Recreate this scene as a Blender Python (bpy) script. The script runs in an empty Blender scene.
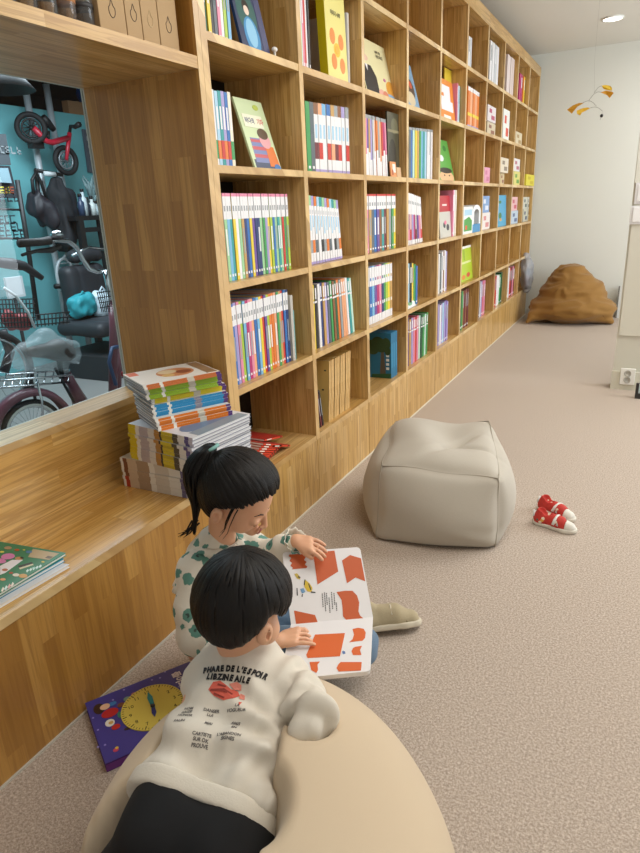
import bpy, bmesh, math, random
import numpy as np
from mathutils import Vector, Matrix, noise
from mathutils.bvhtree import BVHTree
random.seed(7)
COL = bpy.context.scene.collection
PI = math.pi
# ---------------------------------------------------------------- camera calibration
CAM = Vector((1.21785, -1.70598, 1.24921)); YAW, PIT, ROL, FPX = -0.484040, -0.333146, -0.0458265, 625.225
_F = Vector((math.sin(YAW)*math.cos(PIT), math.cos(YAW)*math.cos(PIT), math.sin(PIT)))
_R0 = Vector((math.cos(YAW), -math.sin(YAW), 0)); _U0 = _R0.cross(_F)
RX = _R0*math.cos(ROL) + _U0*math.sin(ROL); UX = -_R0*math.sin(ROL) + _U0*math.cos(ROL)
def ray(x, y): return RX*((x-320)/FPX) - UX*((y-426.5)/FPX) + _F
def at(x, y, D): return CAM + ray(x, y)*D
def on(x, y, ax, v):                      # survey helper: where the sight line meets the plane axis=v
    d = ray(x, y); return CAM + d*((v-CAM[ax])/d[ax])
def proj(P):
    d = Vector(P)-CAM; z = d.dot(_F); return (320+FPX*d.dot(RX)/z, 426.5-FPX*d.dot(UX)/z)
def solve(fn, lo, hi):
    fl = fn(lo)
    for _ in range(50):
        m = (lo+hi)/2; fm = fn(m)
        if (fl > 0) == (fm > 0): lo, fl = m, fm
        else: hi = m
    return lo
def Yof(px, X, Z): return solve(lambda y: proj((X, y, Z))[0]-px, -1.2, 7)
def Zof(py, X, Y): return solve(lambda z: proj((X, Y, z))[1]-py, -.2, 3)
# ---------------------------------------------------------------- materials
PAL = {}
def lin(h):
    if isinstance(h, str):
        nm = h in PAL; h = PAL.get(h, h)
        h = h.lstrip('#'); v = [int(h[i:i+2], 16)/255 for i in (0, 2, 4)]
        if nm: g_ = sum(v)/3; v = [(c*.77+g_*.23)*.91 for c in v]
    else: v = list(h)
    return tuple((c/12.92 if c <= .04045 else ((c+.055)/1.055)**2.4) for c in v) + (1.,)
MC = {}
def M(col, rough=.5, metal=0., **kw):
    key = (col, rough, metal, tuple(sorted(kw.items())))
    if key in MC: return MC[key]
    m = bpy.data.materials.new('paint_' + str(col).strip('#')); m.use_nodes = True
    b = m.node_tree.nodes['Principled BSDF']
    b.inputs['Base Color'].default_value = lin(col); b.inputs['Roughness'].default_value = rough; b.inputs['Metallic'].default_value = metal
    for k, v in kw.items():
        b.inputs[k.replace('_', ' ')].default_value = v if k != 'Emission_Color' else lin(v)
    MC[key] = m; return m
class NT:
    def __init__(s, name, rough=.5):
        s.m = bpy.data.materials.new(name); s.m.use_nodes = True; s.t = s.m.node_tree; s.b = s.t.nodes['Principled BSDF']
        s.b.inputs['Roughness'].default_value = rough
    def n(s, typ, **kw):
        n = s.t.nodes.new(typ)
        for k, v in kw.items():
            if k in n.bl_rna.properties: setattr(n, k, v)
        return n
    def l(s, a, b): s.t.links.new(a, b)
    def ramp(s, stops, fac=None, interp='LINEAR'):
        r = s.n('ShaderNodeValToRGB'); r.color_ramp.interpolation = interp; e = r.color_ramp.elements
        while len(e) < len(stops): e.new(.5)
        for i, (p, c) in enumerate(stops): e[i].position = p; e[i].color = lin(c)
        if fac is not None: s.l(fac, r.inputs[0])
        return r.outputs[0]
    def math(s, op, a, b=None):
        n = s.n('ShaderNodeMath', operation=op)
        for i, v in enumerate((a, b)):
            if v is None: continue
            if isinstance(v, (int, float)): n.inputs[i].default_value = v
            else: s.l(v, n.inputs[i])
        return n.outputs[0]
    def noise(s, vec, scale, detail=2, rough=.5, dist=0):
        n = s.n('ShaderNodeTexNoise'); s.l(vec, n.inputs['Vector']); n.inputs['Scale'].default_value = scale
        n.inputs['Detail'].default_value = detail; n.inputs['Roughness'].default_value = rough; n.inputs['Distortion'].default_value = dist
        return n.outputs[0]
    def mapping(s, vec, sc=(1, 1, 1), loc=(0, 0, 0)):
        n = s.n('ShaderNodeMapping'); s.l(vec, n.inputs[0]); n.inputs['Scale'].default_value = sc; n.inputs['Location'].default_value = loc
        return n.outputs[0]
    def obj(s): return s.n('ShaderNodeTexCoord').outputs['Object']
    def mix(s, fac, a, b, blend='MIX'):
        n = s.n('ShaderNodeMix', data_type='RGBA', blend_type=blend)
        for i, v in ((0, fac), (6, a), (7, b)):
            if isinstance(v, (int, float)): n.inputs[i].default_value = v
            elif isinstance(v, str): n.inputs[i].default_value = lin(v)
            else: s.l(v, n.inputs[i])
        return n.outputs[2]
    def bump(s, h, strength=.3, dist=.002):
        n = s.n('ShaderNodeBump'); s.l(h, n.inputs['Height']); n.inputs['Strength'].default_value = strength; n.inputs['Distance'].default_value = dist
        s.l(n.outputs[0], s.b.inputs['Normal'])
def wood(name, U, V, tones=('#c09652', '#cda562', '#d9b374', '#e4c389'), strip=.045, length=.42, rough=.33, seed=0):
    w = NT(name, rough); o = w.obj()
    def dot(v):
        n = w.n('ShaderNodeVectorMath', operation='DOT_PRODUCT'); w.l(o, n.inputs[0]); n.inputs[1].default_value = v; return n.outputs['Value']
    u, v = dot(U), dot(V)
    cb = w.n('ShaderNodeCombineXYZ'); w.l(w.math('ADD', u, 3.1+seed), cb.inputs[0]); w.l(w.math('ADD', v, 7.3), cb.inputs[1])
    br = w.n('ShaderNodeTexBrick'); w.l(cb.outputs[0], br.inputs['Vector'])
    br.offset = .37; br.offset_frequency = 2; br.squash = 1.
    for k, val in (('Scale', 1.), ('Mortar Size', .0004), ('Mortar Smooth', .3), ('Bias', 0.), ('Brick Width', length), ('Row Height', strip)): br.inputs[k].default_value = val
    br.inputs['Color1'].default_value = (0, 0, 0, 1); br.inputs['Color2'].default_value = (1, 1, 1, 1); br.inputs['Mortar'].default_value = (.2, .2, .2, 1)
    tone = w.math('ADD', w.math('ADD', w.math('MULTIPLY', br.outputs['Color'], .46), .08), w.math('MULTIPLY', w.noise(w.mapping(cb.outputs[0], (1.2, 9, 1)), 1.6, 2), .42))
    base = w.ramp([(.12, tones[0]), (.42, tones[1]), (.66, tones[2]), (.92, tones[3])], tone)
    # growth rings: stretched distorted bands, shifted per strip
    cb2 = w.n('ShaderNodeCombineXYZ'); w.l(w.math('MULTIPLY', u, 1.), cb2.inputs[0]); w.l(v, cb2.inputs[1]); w.l(w.math('MULTIPLY', br.outputs['Color'], 4.), cb2.inputs[2])
    g = w.noise(w.mapping(cb2.outputs[0], (1.4, 34, 1)), 2.2, 5, .55, .9)
    g2 = w.noise(w.mapping(cb2.outputs[0], (7, 260, 1)), 1.6, 3, .6)
    c = w.mix(w.math('MULTIPLY', w.ramp([(.44, '#000000'), (.60, '#ffffff')], g), .50), base, '#8f6128')
    c = w.mix(w.math('MULTIPLY', w.ramp([(.35, '#000000'), (.8, '#ffffff')], g2), .28), c, '#976c36')
    w.l(c, w.b.inputs['Base Color']); w.bump(g2, .08, .001)
    w.b.inputs['Coat Weight'].default_value = .25; w.b.inputs['Coat Roughness'].default_value = .15
    return w.m
DK = ('#986828', '#b07f3a', '#c08f46', '#d0a258')
W_Z = wood('pine_panel_upright', (0, 0, 1), (1, 1, 0))
W_Y = wood('pine_board_lengthwise', (0, 1, 0), (1, 0, 1), seed=2)
W_ZD = wood('pine_panel_amber_shaded', (0, 0, 1), (1, 1, 0), tones=DK, length=.34, seed=5, strip=.05)  # same pine, with shade on bench front and cubby backs darkened into its tones
W_YD = wood('pine_bench_lengthwise', (0, 1, 0), (1, 0, 1), tones=('#c4944a', '#d9ab60', '#e6bd76', '#f0cc8e'), strip=.07, length=.8, seed=1, rough=.25)
W_E = wood('pine_edge', (0, 1, 1), (1, 0, 0), tones=('#cda66a', '#dcb87e', '#e6c88f', '#f0d8a8'), strip=.2, length=.5, seed=3)
def cloth(name, col, col2=None, sc=420, bump=.25, rough=.85, fold=0.):
    w = NT(name, rough); o = w.obj()
    f = w.noise(o, sc, 2, .6)
    w.l(w.mix(w.math('MULTIPLY', f, .5), col, col2 or col), w.b.inputs['Base Color'])
    h = f
    if fold: h = w.math('ADD', w.math('MULTIPLY', f, .12), w.math('MULTIPLY', w.noise(w.mapping(o, (1, 1, 1)), 14, 3, .55, 1.2), fold))
    w.bump(h, bump, .004 if fold else .0015); w.b.inputs['Sheen Weight'].default_value = .15
    return w.m
# ---------------------------------------------------------------- objects
def tag(o, label=None, cat=None, group=None, kind=None):
    if label: o['label'] = label
    if cat: o['category'] = cat
    if group: o['group'] = group
    if kind: o['kind'] = kind
    return o
def thing(name, loc, label, cat, group=None):
    o = bpy.data.objects.new(name, None); o.empty_display_size = .05; COL.objects.link(o); o.location = loc
    return tag(o, label, cat, group)
class MB:
    def __init__(s): s.v, s.f, s.mi, s.sm, s.mats = [], [], [], [], []
    def mat(s, m):
        if m not in s.mats: s.mats.append(m)
        return s.mats.index(m)
    def add(s, vs, fs, m, smooth=False, T=None):
        b = len(s.v); s.v += [tuple(T @ Vector(v)) if T is not None else tuple(v) for v in vs]
        i = s.mat(m)
        for f in fs: s.f.append([b+k for k in f]); s.mi.append(i); s.sm.append(smooth)
        return s
    def box(s, x0, x1, y0, y1, z0, z1, m, T=None):
        v = [(x, y, z) for x in (x0, x1) for y in (y0, y1) for z in (z0, z1)]
        return s.add(v, [(0, 1, 3, 2), (4, 6, 7, 5), (0, 4, 5, 1), (2, 3, 7, 6), (0, 2, 6, 4), (1, 5, 7, 3)], m, False, T)
    def quad(s, a, b, c, d, m): return s.add([a, b, c, d], [(0, 1, 2, 3)], m)
    def tube(s, pts, r, m, n=10, T=None, closed=False, smooth=True):
        pts = [Vector(p) for p in pts]; N = len(pts); rs = r if isinstance(r, (list, tuple)) else [r]*N
        vs = []; up = None
        for i, p in enumerate(pts):
            a = pts[(i-1) % N] if (closed or i > 0) else p; b = pts[(i+1) % N] if (closed or i < N-1) else p
            t = (b-a).normalized()
            if up is None: up = Vector((0, 0, 1)) if abs(t.z) < .9 else Vector((1, 0, 0))
            e1 = (up - t*up.dot(t)).normalized(); up = e1; e2 = t.cross(e1)
            for k in range(n):
                q = 2*PI*k/n; vs.append(p + (e1*math.cos(q)+e2*math.sin(q))*rs[i])
        fs = []
        for i in range(N if closed else N-1):
            j = (i+1) % N
            for k in range(n): fs.append((i*n+k, i*n+(k+1) % n, j*n+(k+1) % n, j*n+k))
        if not closed: fs += [tuple(range(n))[::-1], tuple((N-1)*n+k for k in range(n))]
        return s.add(vs, fs, m, smooth, T)
    def lathe(s, prof, m, n=20, T=None, smooth=True):        # prof (r,z)
        vs = [(r*math.cos(2*PI*k/n), r*math.sin(2*PI*k/n), z) for r, z in prof for k in range(n)]
        fs = [(i*n+k, i*n+(k+1) % n, (i+1)*n+(k+1) % n, (i+1)*n+k) for i in range(len(prof)-1) for k in range(n)]
        fs += [tuple(range(n))[::-1], tuple((len(prof)-1)*n+k for k in range(n))]
        return s.add(vs, fs, m, smooth, T)
    def ball(s, c, r, m, n=16, T=None):
        if not isinstance(r, (tuple, list)): r = (r, r, r)
        vs = [(c[0], c[1], c[2]-r[2])]
        for i in range(1, n//2):
            a = PI*i/(n//2)
            vs += [(c[0]+r[0]*math.sin(a)*math.cos(2*PI*k/n), c[1]+r[1]*math.sin(a)*math.sin(2*PI*k/n), c[2]-r[2]*math.cos(a)) for k in range(n)]
        vs.append((c[0], c[1], c[2]+r[2])); L = len(vs)-1
        fs = [(0, 1+(k+1) % n, 1+k) for k in range(n)]
        for i in range(n//2-2): fs += [(1+i*n+k, 1+i*n+(k+1) % n, 1+(i+1)*n+(k+1) % n, 1+(i+1)*n+k) for k in range(n)]
        b = 1+(n//2-2)*n; fs += [(b+k, b+(k+1) % n, L) for k in range(n)]
        return s.add(vs, fs, m, True, T)
    def prism(s, poly, h0, h1, m, T=None, smooth=False):       # poly in xy, extruded in z
        n = len(poly); vs = [(x, y, h0) for x, y in poly]+[(x, y, h1) for x, y in poly]
        fs = [tuple(range(n))[::-1], tuple(range(n, 2*n))]+[(k, (k+1) % n, n+(k+1) % n, n+k) for k in range(n)]
        return s.add(vs, fs, m, smooth, T)
    def build(s, name, parent=None, bevel=0, solid=0, subsurf=0, origin=None):
        me = bpy.data.meshes.new(name)
        off = parent_loc(parent) if parent else (Vector(origin) if origin is not None else Vector())
        me.from_pydata([tuple(Vector(v)-off) for v in s.v], [], s.f)
        for m in s.mats: me.materials.append(m)
        me.polygons.foreach_set('material_index', s.mi); me.polygons.foreach_set('use_smooth', s.sm)
        bm = bmesh.new(); bm.from_mesh(me); bmesh.ops.recalc_face_normals(bm, faces=bm.faces); bm.to_mesh(me); bm.free()
        o = bpy.data.objects.new(name, me); COL.objects.link(o)
        if parent: o.parent = parent
        else: o.location = off
        if solid: md = o.modifiers.new('s', 'SOLIDIFY'); md.thickness = solid
        if bevel: md = o.modifiers.new('b', 'BEVEL'); md.width = bevel; md.segments = 2; md.limit_method = 'ANGLE'
        if subsurf: md = o.modifiers.new('u', 'SUBSURF'); md.levels = md.render_levels = subsurf
        return o
def parent_loc(p):
    v = Vector(p.location)
    while p.parent: p = p.parent; v = v+Vector(p.location)
    return v
def frame(o, x, y, z):                     # matrix with the given axes at origin o
    m = Matrix.Identity(4)
    for i, a in enumerate((x, y, z)):
        for k in range(3): m[k][i] = a[k]
    for k in range(3): m[k][3] = o[k]
    return m
def copytree(o, delta=(0, 0, 0), label=None, parent=None):
    c = o.copy(); COL.objects.link(c)
    if parent: c.parent = parent
    else: c.location = Vector(o.location)+Vector(delta)
    if label: c['label'] = label
    for ch in list(o.children): copytree(ch, parent=c)
    return c
def text(body, size, m, T, name, parent, bvh=None, direc=None, off=.0006, align='CENTER', extrude=.0, bold=0.):
    """lettering as mesh; T maps the flat xy text into the place; bvh drapes it on a surface"""
    c = bpy.data.curves.new('t', 'FONT'); c.body = body; c.size = size; c.align_x = align; c.resolution_u = 3; c.extrude = extrude; c.offset = bold
    ob = bpy.data.objects.new('t', c); COL.objects.link(ob)
    dg = bpy.context.evaluated_depsgraph_get(); me = bpy.data.meshes.new_from_object(ob.evaluated_get(dg))
    vs = [T @ v.co for v in me.vertices]; fs = [tuple(p.vertices) for p in me.polygons]
    bpy.data.objects.remove(ob); bpy.data.meshes.remove(me); bpy.data.curves.remove(c)
    if bvh: vs = drape(vs, bvh, direc, off)
    mb = MB(); mb.add(vs, fs, m)
    return mb if name is None else mb.build(name, parent)
def drape(vs, bvh, direc, off):
    out = []
    for v in vs:
        h, n, i, d = bvh.ray_cast(v - direc*.3, direc)
        out.append(h - direc*off if h is not None else v)
    return out
# ---------------------------------------------------------------- organic surfaces: signed distance grid + surface nets
class SDF:
    def __init__(s, lo, hi, vox):
        s.lo = np.array(lo, float); s.vox = vox; s.n = np.ceil((np.array(hi)-s.lo)/vox).astype(int)+1
        s.d = np.full(s.n, 1., np.float32)
    def reg(s, lo, hi, mar):
        a = np.clip(np.floor((np.array(lo)-mar-s.lo)/s.vox).astype(int), 0, s.n-1); b = np.clip(np.ceil((np.array(hi)+mar-s.lo)/s.vox).astype(int)+1, 1, s.n)
        sl = tuple(slice(a[i], b[i]) for i in range(3))
        g = [(s.lo[i]+s.vox*np.arange(a[i], b[i])).astype(np.float32) for i in range(3)]
        return sl, np.meshgrid(*g, indexing='ij')
    def put(s, sl, e, k, sub=False):
        d = s.d[sl]
        if sub: e = -e; h = np.clip(.5-.5*(d-e)/k, 0, 1); s.d[sl] = d*(1-h)+e*h+k*h*(1-h)
        else: h = np.clip(.5+.5*(d-e)/k, 0, 1); s.d[sl] = d*(1-h)+e*h-k*h*(1-h)
    def cap(s, a, ra, b, rb, k=.01, sub=False):
        a = np.array(a, float); b = np.array(b, float); r = max(ra, rb)
        sl, (X, Y, Z) = s.reg(np.minimum(a, b)-r, np.maximum(a, b)+r, k+.02)
        ab = b-a; L = ab@ab+1e-12
        t = np.clip(((X-a[0])*ab[0]+(Y-a[1])*ab[1]+(Z-a[2])*ab[2])/L, 0, 1)
        e = np.sqrt((X-a[0]-t*ab[0])**2+(Y-a[1]-t*ab[1])**2+(Z-a[2]-t*ab[2])**2)-(ra+t*(rb-ra))
        s.put(sl, e, k, sub); return s
    def chain(s, pts, k=.01):
        for (p, r), (q, t) in zip(pts, pts[1:]): s.cap(p, r, q, t, k)
        return s
    def ell(s, c, r, ax=None, k=.01, sub=False):
        c = np.array(c, float); r = np.array(r, float); R = r.max()
        sl, (X, Y, Z) = s.reg(c-R, c+R, k+.02)
        A = np.eye(3) if ax is None else np.array([list(v) for v in ax], float)
        D = [X-c[0], Y-c[1], Z-c[2]]
        q = [(D[0]*A[i][0]+D[1]*A[i][1]+D[2]*A[i][2]) for i in range(3)]
        k0 = np.sqrt(sum((q[i]/r[i])**2 for i in range(3))); k1 = np.sqrt(sum((q[i]/r[i]**2)**2 for i in range(3)))+1e-9
        s.put(sl, k0*(k0-1)/k1, k, sub); return s
    def rbox(s, c, h, ax, rr, k=.01, sub=False):
        c = np.array(c, float); R = np.linalg.norm(h)
        sl, (X, Y, Z) = s.reg(c-R, c+R, k+.02)
        A = np.array([list(v) for v in ax], float); D = [X-c[0], Y-c[1], Z-c[2]]
        q = [np.abs(D[0]*A[i][0]+D[1]*A[i][1]+D[2]*A[i][2])-h[i]+rr for i in range(3)]
        e = np.sqrt(sum(np.maximum(v, 0)**2 for v in q))+np.minimum(np.maximum(np.maximum(q[0], q[1]), q[2]), 0)-rr
        s.put(sl, e, k, sub); return s
    def plane(s, p, n, k=.005):                              # cut away the side the normal points to
        sl, (X, Y, Z) = s.reg(s.lo, s.lo+s.n*s.vox, 0)
        e = -((X-p[0])*n[0]+(Y-p[1])*n[1]+(Z-p[2])*n[2]); s.put(sl, e, k, True); return s
    def mesh(s):
        d = s.d; sg = d < 0
        c = sum(sg[i:d.shape[0]-1+i, j:d.shape[1]-1+j, k:d.shape[2]-1+k].astype(np.int8) for i in (0, 1) for j in (0, 1) for k in (0, 1))
        act = np.argwhere((c > 0) & (c < 8)); idx = np.full(c.shape, -1, np.int64); idx[tuple(act.T)] = np.arange(len(act))
        P = np.zeros((len(act), 3)); N = np.zeros(len(act))
        def g(o): return d[act[:, 0]+o[0], act[:, 1]+o[1], act[:, 2]+o[2]].astype(float)
        for ax in range(3):
            for u in (0, 1):
                for w in (0, 1):
                    o = [0, 0, 0]; o[(ax+1) % 3] = u; o[(ax+2) % 3] = w; o2 = list(o); o2[ax] = 1
                    a, b = g(o), g(o2); m = (a < 0) != (b < 0); t = np.where(m, a/np.where(m, a-b, 1), 0)
                    q = np.array(o, float)[None, :].repeat(len(act), 0); q[:, ax] += t
                    P[m] += q[m]; N[m] += 1
        V = s.lo+(act+P/N[:, None])*s.vox; faces = []
        for ax in range(3):
            u, w = (ax+1) % 3, (ax+2) % 3
            sl0 = [slice(None)]*3; sl1 = [slice(None)]*3; sl0[ax] = slice(0, -1); sl1[ax] = slice(1, None)
            A = sg[tuple(sl0)]; B = sg[tuple(sl1)]; E = np.argwhere(A != B)
            E = E[(E[:, u] > 0) & (E[:, w] > 0) & (E[:, u] < d.shape[u]-1) & (E[:, w] < d.shape[w]-1)]
            inn = A[tuple(E.T)]
            def cell(du, dw): F = E.copy(); F[:, u] -= du; F[:, w] -= dw; return idx[tuple(F.T)]
            q = np.stack([cell(1, 1), cell(0, 1), cell(0, 0), cell(1, 0)], 1); q[~inn] = q[~inn][:, ::-1]; faces.append(q)
        return V, np.concatenate(faces)
    def build(s, name, m, parent=None, origin=None, disp=None, smooth=1):
        V, Fc = s.mesh()
        off = parent_loc(parent) if parent else (Vector(origin) if origin is not None else Vector())
        me = bpy.data.meshes.new(name); me.from_pydata((V-np.array(off)).tolist(), [], Fc.tolist())
        me.polygons.foreach_set('use_smooth', [True]*len(me.polygons)); me.materials.append(m); me.update()
        if disp:
            nr = np.zeros(len(V)*3); me.vertices.foreach_get('normal', nr); nr = nr.reshape(-1, 3)
            a = disp(V, nr); W = V+nr*np.asarray(a)[:, None]
            me.vertices.foreach_set('co', (W-np.array(off)).ravel()); me.update()
        o = bpy.data.objects.new(name, me); COL.objects.link(o)
        if parent: o.parent = parent
        else: o.location = off
        if smooth: md = o.modifiers.new('sm', 'SMOOTH'); md.factor = .5; md.iterations = smooth
        return o
def bvh_of(o):
    dg = bpy.context.evaluated_depsgraph_get(); me = o.evaluated_get(dg).to_mesh(); off = parent_loc(o)
    return BVHTree.FromPolygons([v.co+off for v in me.vertices], [tuple(p.vertices) for p in me.polygons])
def nz(V, sc, seed=0.):
    return np.array([noise.noise(Vector((v[0]*sc[0]+seed, v[1]*sc[1], v[2]*sc[2]))) for v in V])
def nrm(v): return Vector(v).normalized()
# ---------------------------------------------------------------- room shell
H, CW, B0, NC = .36, .5863, .3026, 10
YE = CW*NC+.015; YW = 5.93; TV, TH = .030, .023; XW = -.455; SILL = .665; OH = 1.664
def st(mb, name, **k): o = mb.build(name, **k); o['kind'] = 'structure'; return o
fl = NT('speckled_carpet', .95); o = fl.obj()
v1 = fl.noise(o, 165, 3, .75); v2 = fl.noise(fl.mapping(o, (1, 1, 1), (3, 1, 0)), 430, 2, .6); v3 = fl.noise(o, 2.2, 3)
c = fl.ramp([(.36, '#7c6c60'), (.45, '#a39385'), (.52, '#bbaa9b'), (.59, '#cfc1b3'), (.66, '#eae1d6')], v1)
c = fl.mix(.4, c, fl.ramp([(.38, '#85766a'), (.5, '#b4a698'), (.62, '#dfd6cb')], v2))
c = fl.mix(fl.math('MULTIPLY', v3, .25), c, '#b5a89b'); fl.l(c, fl.b.inputs['Base Color']); fl.bump(v2, .3, .002)
wl = NT('pale_plaster', .8); o = wl.obj(); wl.l(wl.mix(wl.noise(o, 1.3, 3), '#dcded6', '#e2e2da'), wl.b.inputs['Base Color']); wl.bump(wl.noise(o, 90, 2), .08, .001)
cl = M('#e0ded6', .9)
st(MB().box(XW-.02, 4.3, -2.9, YW+.1, -.1, 0, fl.m), 'floor')
st(MB().box(XW-.1, 4.3, -2.9, YW+.1, 2.67, 2.77, cl), 'ceiling')
st(MB().box(XW-.1, 4.3, YW, YW+.1, 0, 2.67, wl.m), 'wall_far')
mb = MB(); mb.box(XW-.03, XW, -.02, YW, 0, 2.67, wl.m).box(XW-.03, XW, -2.9, -.02, 0, SILL-.02, wl.m).box(XW-.03, XW, -2.9, -.02, OH+.02, 2.67, wl.m)
st(mb, 'wall_left')
st(MB().box(4.2, 4.3, -2.9, 1.2, 0, 2.67, wl.m), 'wall_right')
# window onto the bicycle shop: pale frame and a glass pane
fr = M('#dcd8cc', .4)
mb = MB().box(XW-.02, XW, -.036, -.02, SILL-.01, OH, fr).box(XW-.02, XW, -2.0, -.02, SILL-.025, SILL-.005, fr).box(XW-.02, XW, -2.0, -.02, OH-.014, OH+.01, fr).box(XW-.02, XW, -2.03, -2.0, SILL-.02, OH, fr)
win = st(mb, 'window_1')
g = bpy.data.materials.new('window_glass'); g.use_nodes = True; t = g.node_tree; t.nodes.clear()
out = t.nodes.new('ShaderNodeOutputMaterial'); tr = t.nodes.new('ShaderNodeBsdfTransparent'); gl = t.nodes.new('ShaderNodeBsdfGlossy'); mx = t.nodes.new('ShaderNodeMixShader'); fz = t.nodes.new('ShaderNodeFresnel')
tr.inputs[0].default_value = (.9, .95, .96, 1); gl.inputs['Roughness'].default_value = .02; fz.inputs[0].default_value = 1.45
ge = t.nodes.new('ShaderNodeNewGeometry'); m1 = t.nodes.new('ShaderNodeMath'); m1.operation = 'SUBTRACT'; m1.inputs[0].default_value = 1; t.links.new(ge.outputs['Backfacing'], m1.inputs[1]); m2 = t.nodes.new('ShaderNodeMath'); m2.operation = 'MULTIPLY'; t.links.new(fz.outputs[0], m2.inputs[0]); t.links.new(m1.outputs[0], m2.inputs[1]); t.links.new(m2.outputs[0], mx.inputs[0]); t.links.new(tr.outputs[0], mx.inputs[1]); t.links.new(gl.outputs[0], mx.inputs[2]); t.links.new(mx.outputs[0], out.inputs[0])
MB().box(XW-.014, XW-.009, -2.0, -.036, SILL-.01, OH-.01, g).build('glass_pane', win)
st(MB().box(.005, 4.2, YW-.012, YW, 0, .06, M('#d8d6cc', .5)), 'baseboard_far')
# right-hand partition
pw = M('#d2d0c2', .6)
xl = on(617, 335, 1, 2.9).x
st(MB().box(xl, 2.6, 2.9, 3.02, 0, 2.67, pw), 'wall_right_partition')
st(MB().box(xl+.012, 2.6, 2.888, 2.9, .37, 1.255, M('#d6d4c6', .6)), 'trim_1')
st(MB().box(xl-.006, 2.6, 2.882, 2.9, 0, .125, M('#d4d2c2', .6)), 'baseboard_partition')
a = on(621, 368, 1, 2.875); b = on(634, 385, 1, 2.875)
ol = thing('wall_outlet', (a.x, 2.882, b.z), 'white double socket outlet low on the pale partition at right', 'outlet')
MB().box(a.x, b.x, 2.868, 2.882, b.z, a.z, M('#efeee8', .35)).build('cover_plate', ol, bevel=.003)
for k in (.3, .7):
    z = b.z+(a.z-b.z)*k; mb = MB(); T = Matrix.Translation(((a.x+b.x)/2, 2.868, z)) @ Matrix.Rotation(PI/2, 4, 'X')
    mb.lathe([(.022, 0), (.022, .0025), (.018, .0025), (.017, .0008), (0.001, .0008)], M('#b5b2a8', .5), 20, T)
    mb.ball((.008, 0, .001), .0025, M('#5a5853'), 8, T).ball((-.008, 0, .001), .0025, M('#5a5853'), 8, T); mb.build('socket', ol)
for (y0, y1, x0, nm, lb) in ((183, 204, 636, 'thermostat', 'upper white control plate high on the pale partition, cut by photo edge'), (206, 224.5, 631, 'light_switch', 'lower wide white switch plate on the pale partition')):
    a = on(x0, y0, 1, 2.88); b = on(x0, y1, 1, 2.88)
    s_ = thing(nm, (a.x, 2.9, b.z), lb, 'switch'); MB().box(a.x, a.x+.13, 2.878, 2.9, b.z, a.z, M('#e4e4e6', .35)).build('cover_plate', s_, bevel=.003)
    MB().box(a.x+.016, a.x+.06, 2.872, 2.879, b.z+.015, a.z-.012, M('#f2f2f2', .3)).box(a.x+.066, a.x+.115, 2.872, 2.879, b.z+.015, a.z-.012, M('#f2f2f2', .3)).build('rocker', s_, bevel=.002)
# thin sheet hanging above the plates
a = on(638, 128, 1, 2.885); b = on(634.5, 183, 1, 2.885)
tag(MB().box(b.x, b.x+.5, 2.882, 2.9, b.z, 1.75, M('#dadacf', .6)).build('wall_panel', bevel=.002, origin=(b.x, 2.89, b.z)), 'pale grey panel fixed on the partition above the control plates', 'panel')
# dark framed glass standing at the right edge
a = on(634.5, 398, 2, 0); ft = thing('leaning_mirror', (a.x, a.y, 0), 'dark framed mirror standing on the floor in front of the partition', 'mirror')
T = Matrix.Translation(a) @ Matrix.Rotation(-.05, 4, 'X')
MB().box(0, .5, -.015, .015, .0, .035, M('#2c2a28', .4), T).box(0, .018, -.015, .015, .035, .1, M('#2c2a28', .4), T).box(.48, .5, -.015, .015, .035, .1, M('#2c2a28', .4), T).build('frame', ft)
MB().box(.018, .48, -.004, .004, .035, .11, M('#cfe0e2', .1, .3), T).build('mirror_glass', ft)
# white board leaning far back in the corner
a = on(617, 320, 2, 0); a = Vector((a.x+.02, 5.75, 0)); pos = Vector((on(618.5, 300, 1, 5.8).x, 5.8, 0))
ws = thing('leaning_board', pos, 'white board with dark edge leaning on the far wall beside brown bag', 'board')
T = Matrix.Translation(pos) @ Matrix.Rotation(-.12, 4, 'X')
MB().box(0, .5, 0, .02, 0, .34, M('#d5d5cf', .5), T).build('sheet', ws); MB().box(-.012, 0, -.002, .022, 0, .34, M('#6f6d66', .5), T).build('edge_strip', ws)
# ---------------------------------------------------------------- the bookcase
bc = thing('bookcase', (-.2, 2.9, 0), 'long pine cubby bookcase with sixty open compartments along the left wall', 'bookcase')
D = -.33
for i in range(NC+1):
    y = i*CW; m = MB().box(D, 0, y-TV/2, y+TV/2, B0-.01, B0+6*H-.01, W_Z); o = m.build('divider', bc)
    MB().box(0, .0012, y-TV/2, y+TV/2, B0-.01, B0+6*H-.01, W_E).build('edge_band', o)
for i in range(NC):
    y0, y1 = i*CW+TV/2, (i+1)*CW-TV/2
    for j in range(6):
        z = B0+j*H; o = MB().box(D, -.0015, y0, y1, z-TH/2, z+TH/2, W_Y).build('shelf_board', bc)
        MB().box(-.0015, 0, y0, y1, z-TH/2, z+TH/2, W_E).build('edge_band', o)
    MB().box(-.02, -.003, y0-TV/2+.0022-(.017 if i == 0 else 0), y1+TV/2-.0022, .004, B0-TH/2, W_Z).build('base_panel', bc)
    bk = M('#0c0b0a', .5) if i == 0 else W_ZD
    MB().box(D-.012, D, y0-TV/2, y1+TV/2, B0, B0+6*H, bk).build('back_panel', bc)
MB().box(D, 0.002, -TV/2, YE, B0+6*H-.012, B0+6*H+.075, W_Y).build('top_board', bc)
MB().box(-.02, .004, -TV/2, YE, 0, .004, M('#d8d2c2', .5)).build('floor_sealant', bc)
yb = -.040
o = MB().box(XW, 0, yb, -TV/2-.001, .002, 2.53, W_ZD).build('end_panel', bc)
MB().box(0, .0012, yb, -TV/2-.001, .002, 2.53, W_E).build('edge_band', o)
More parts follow.
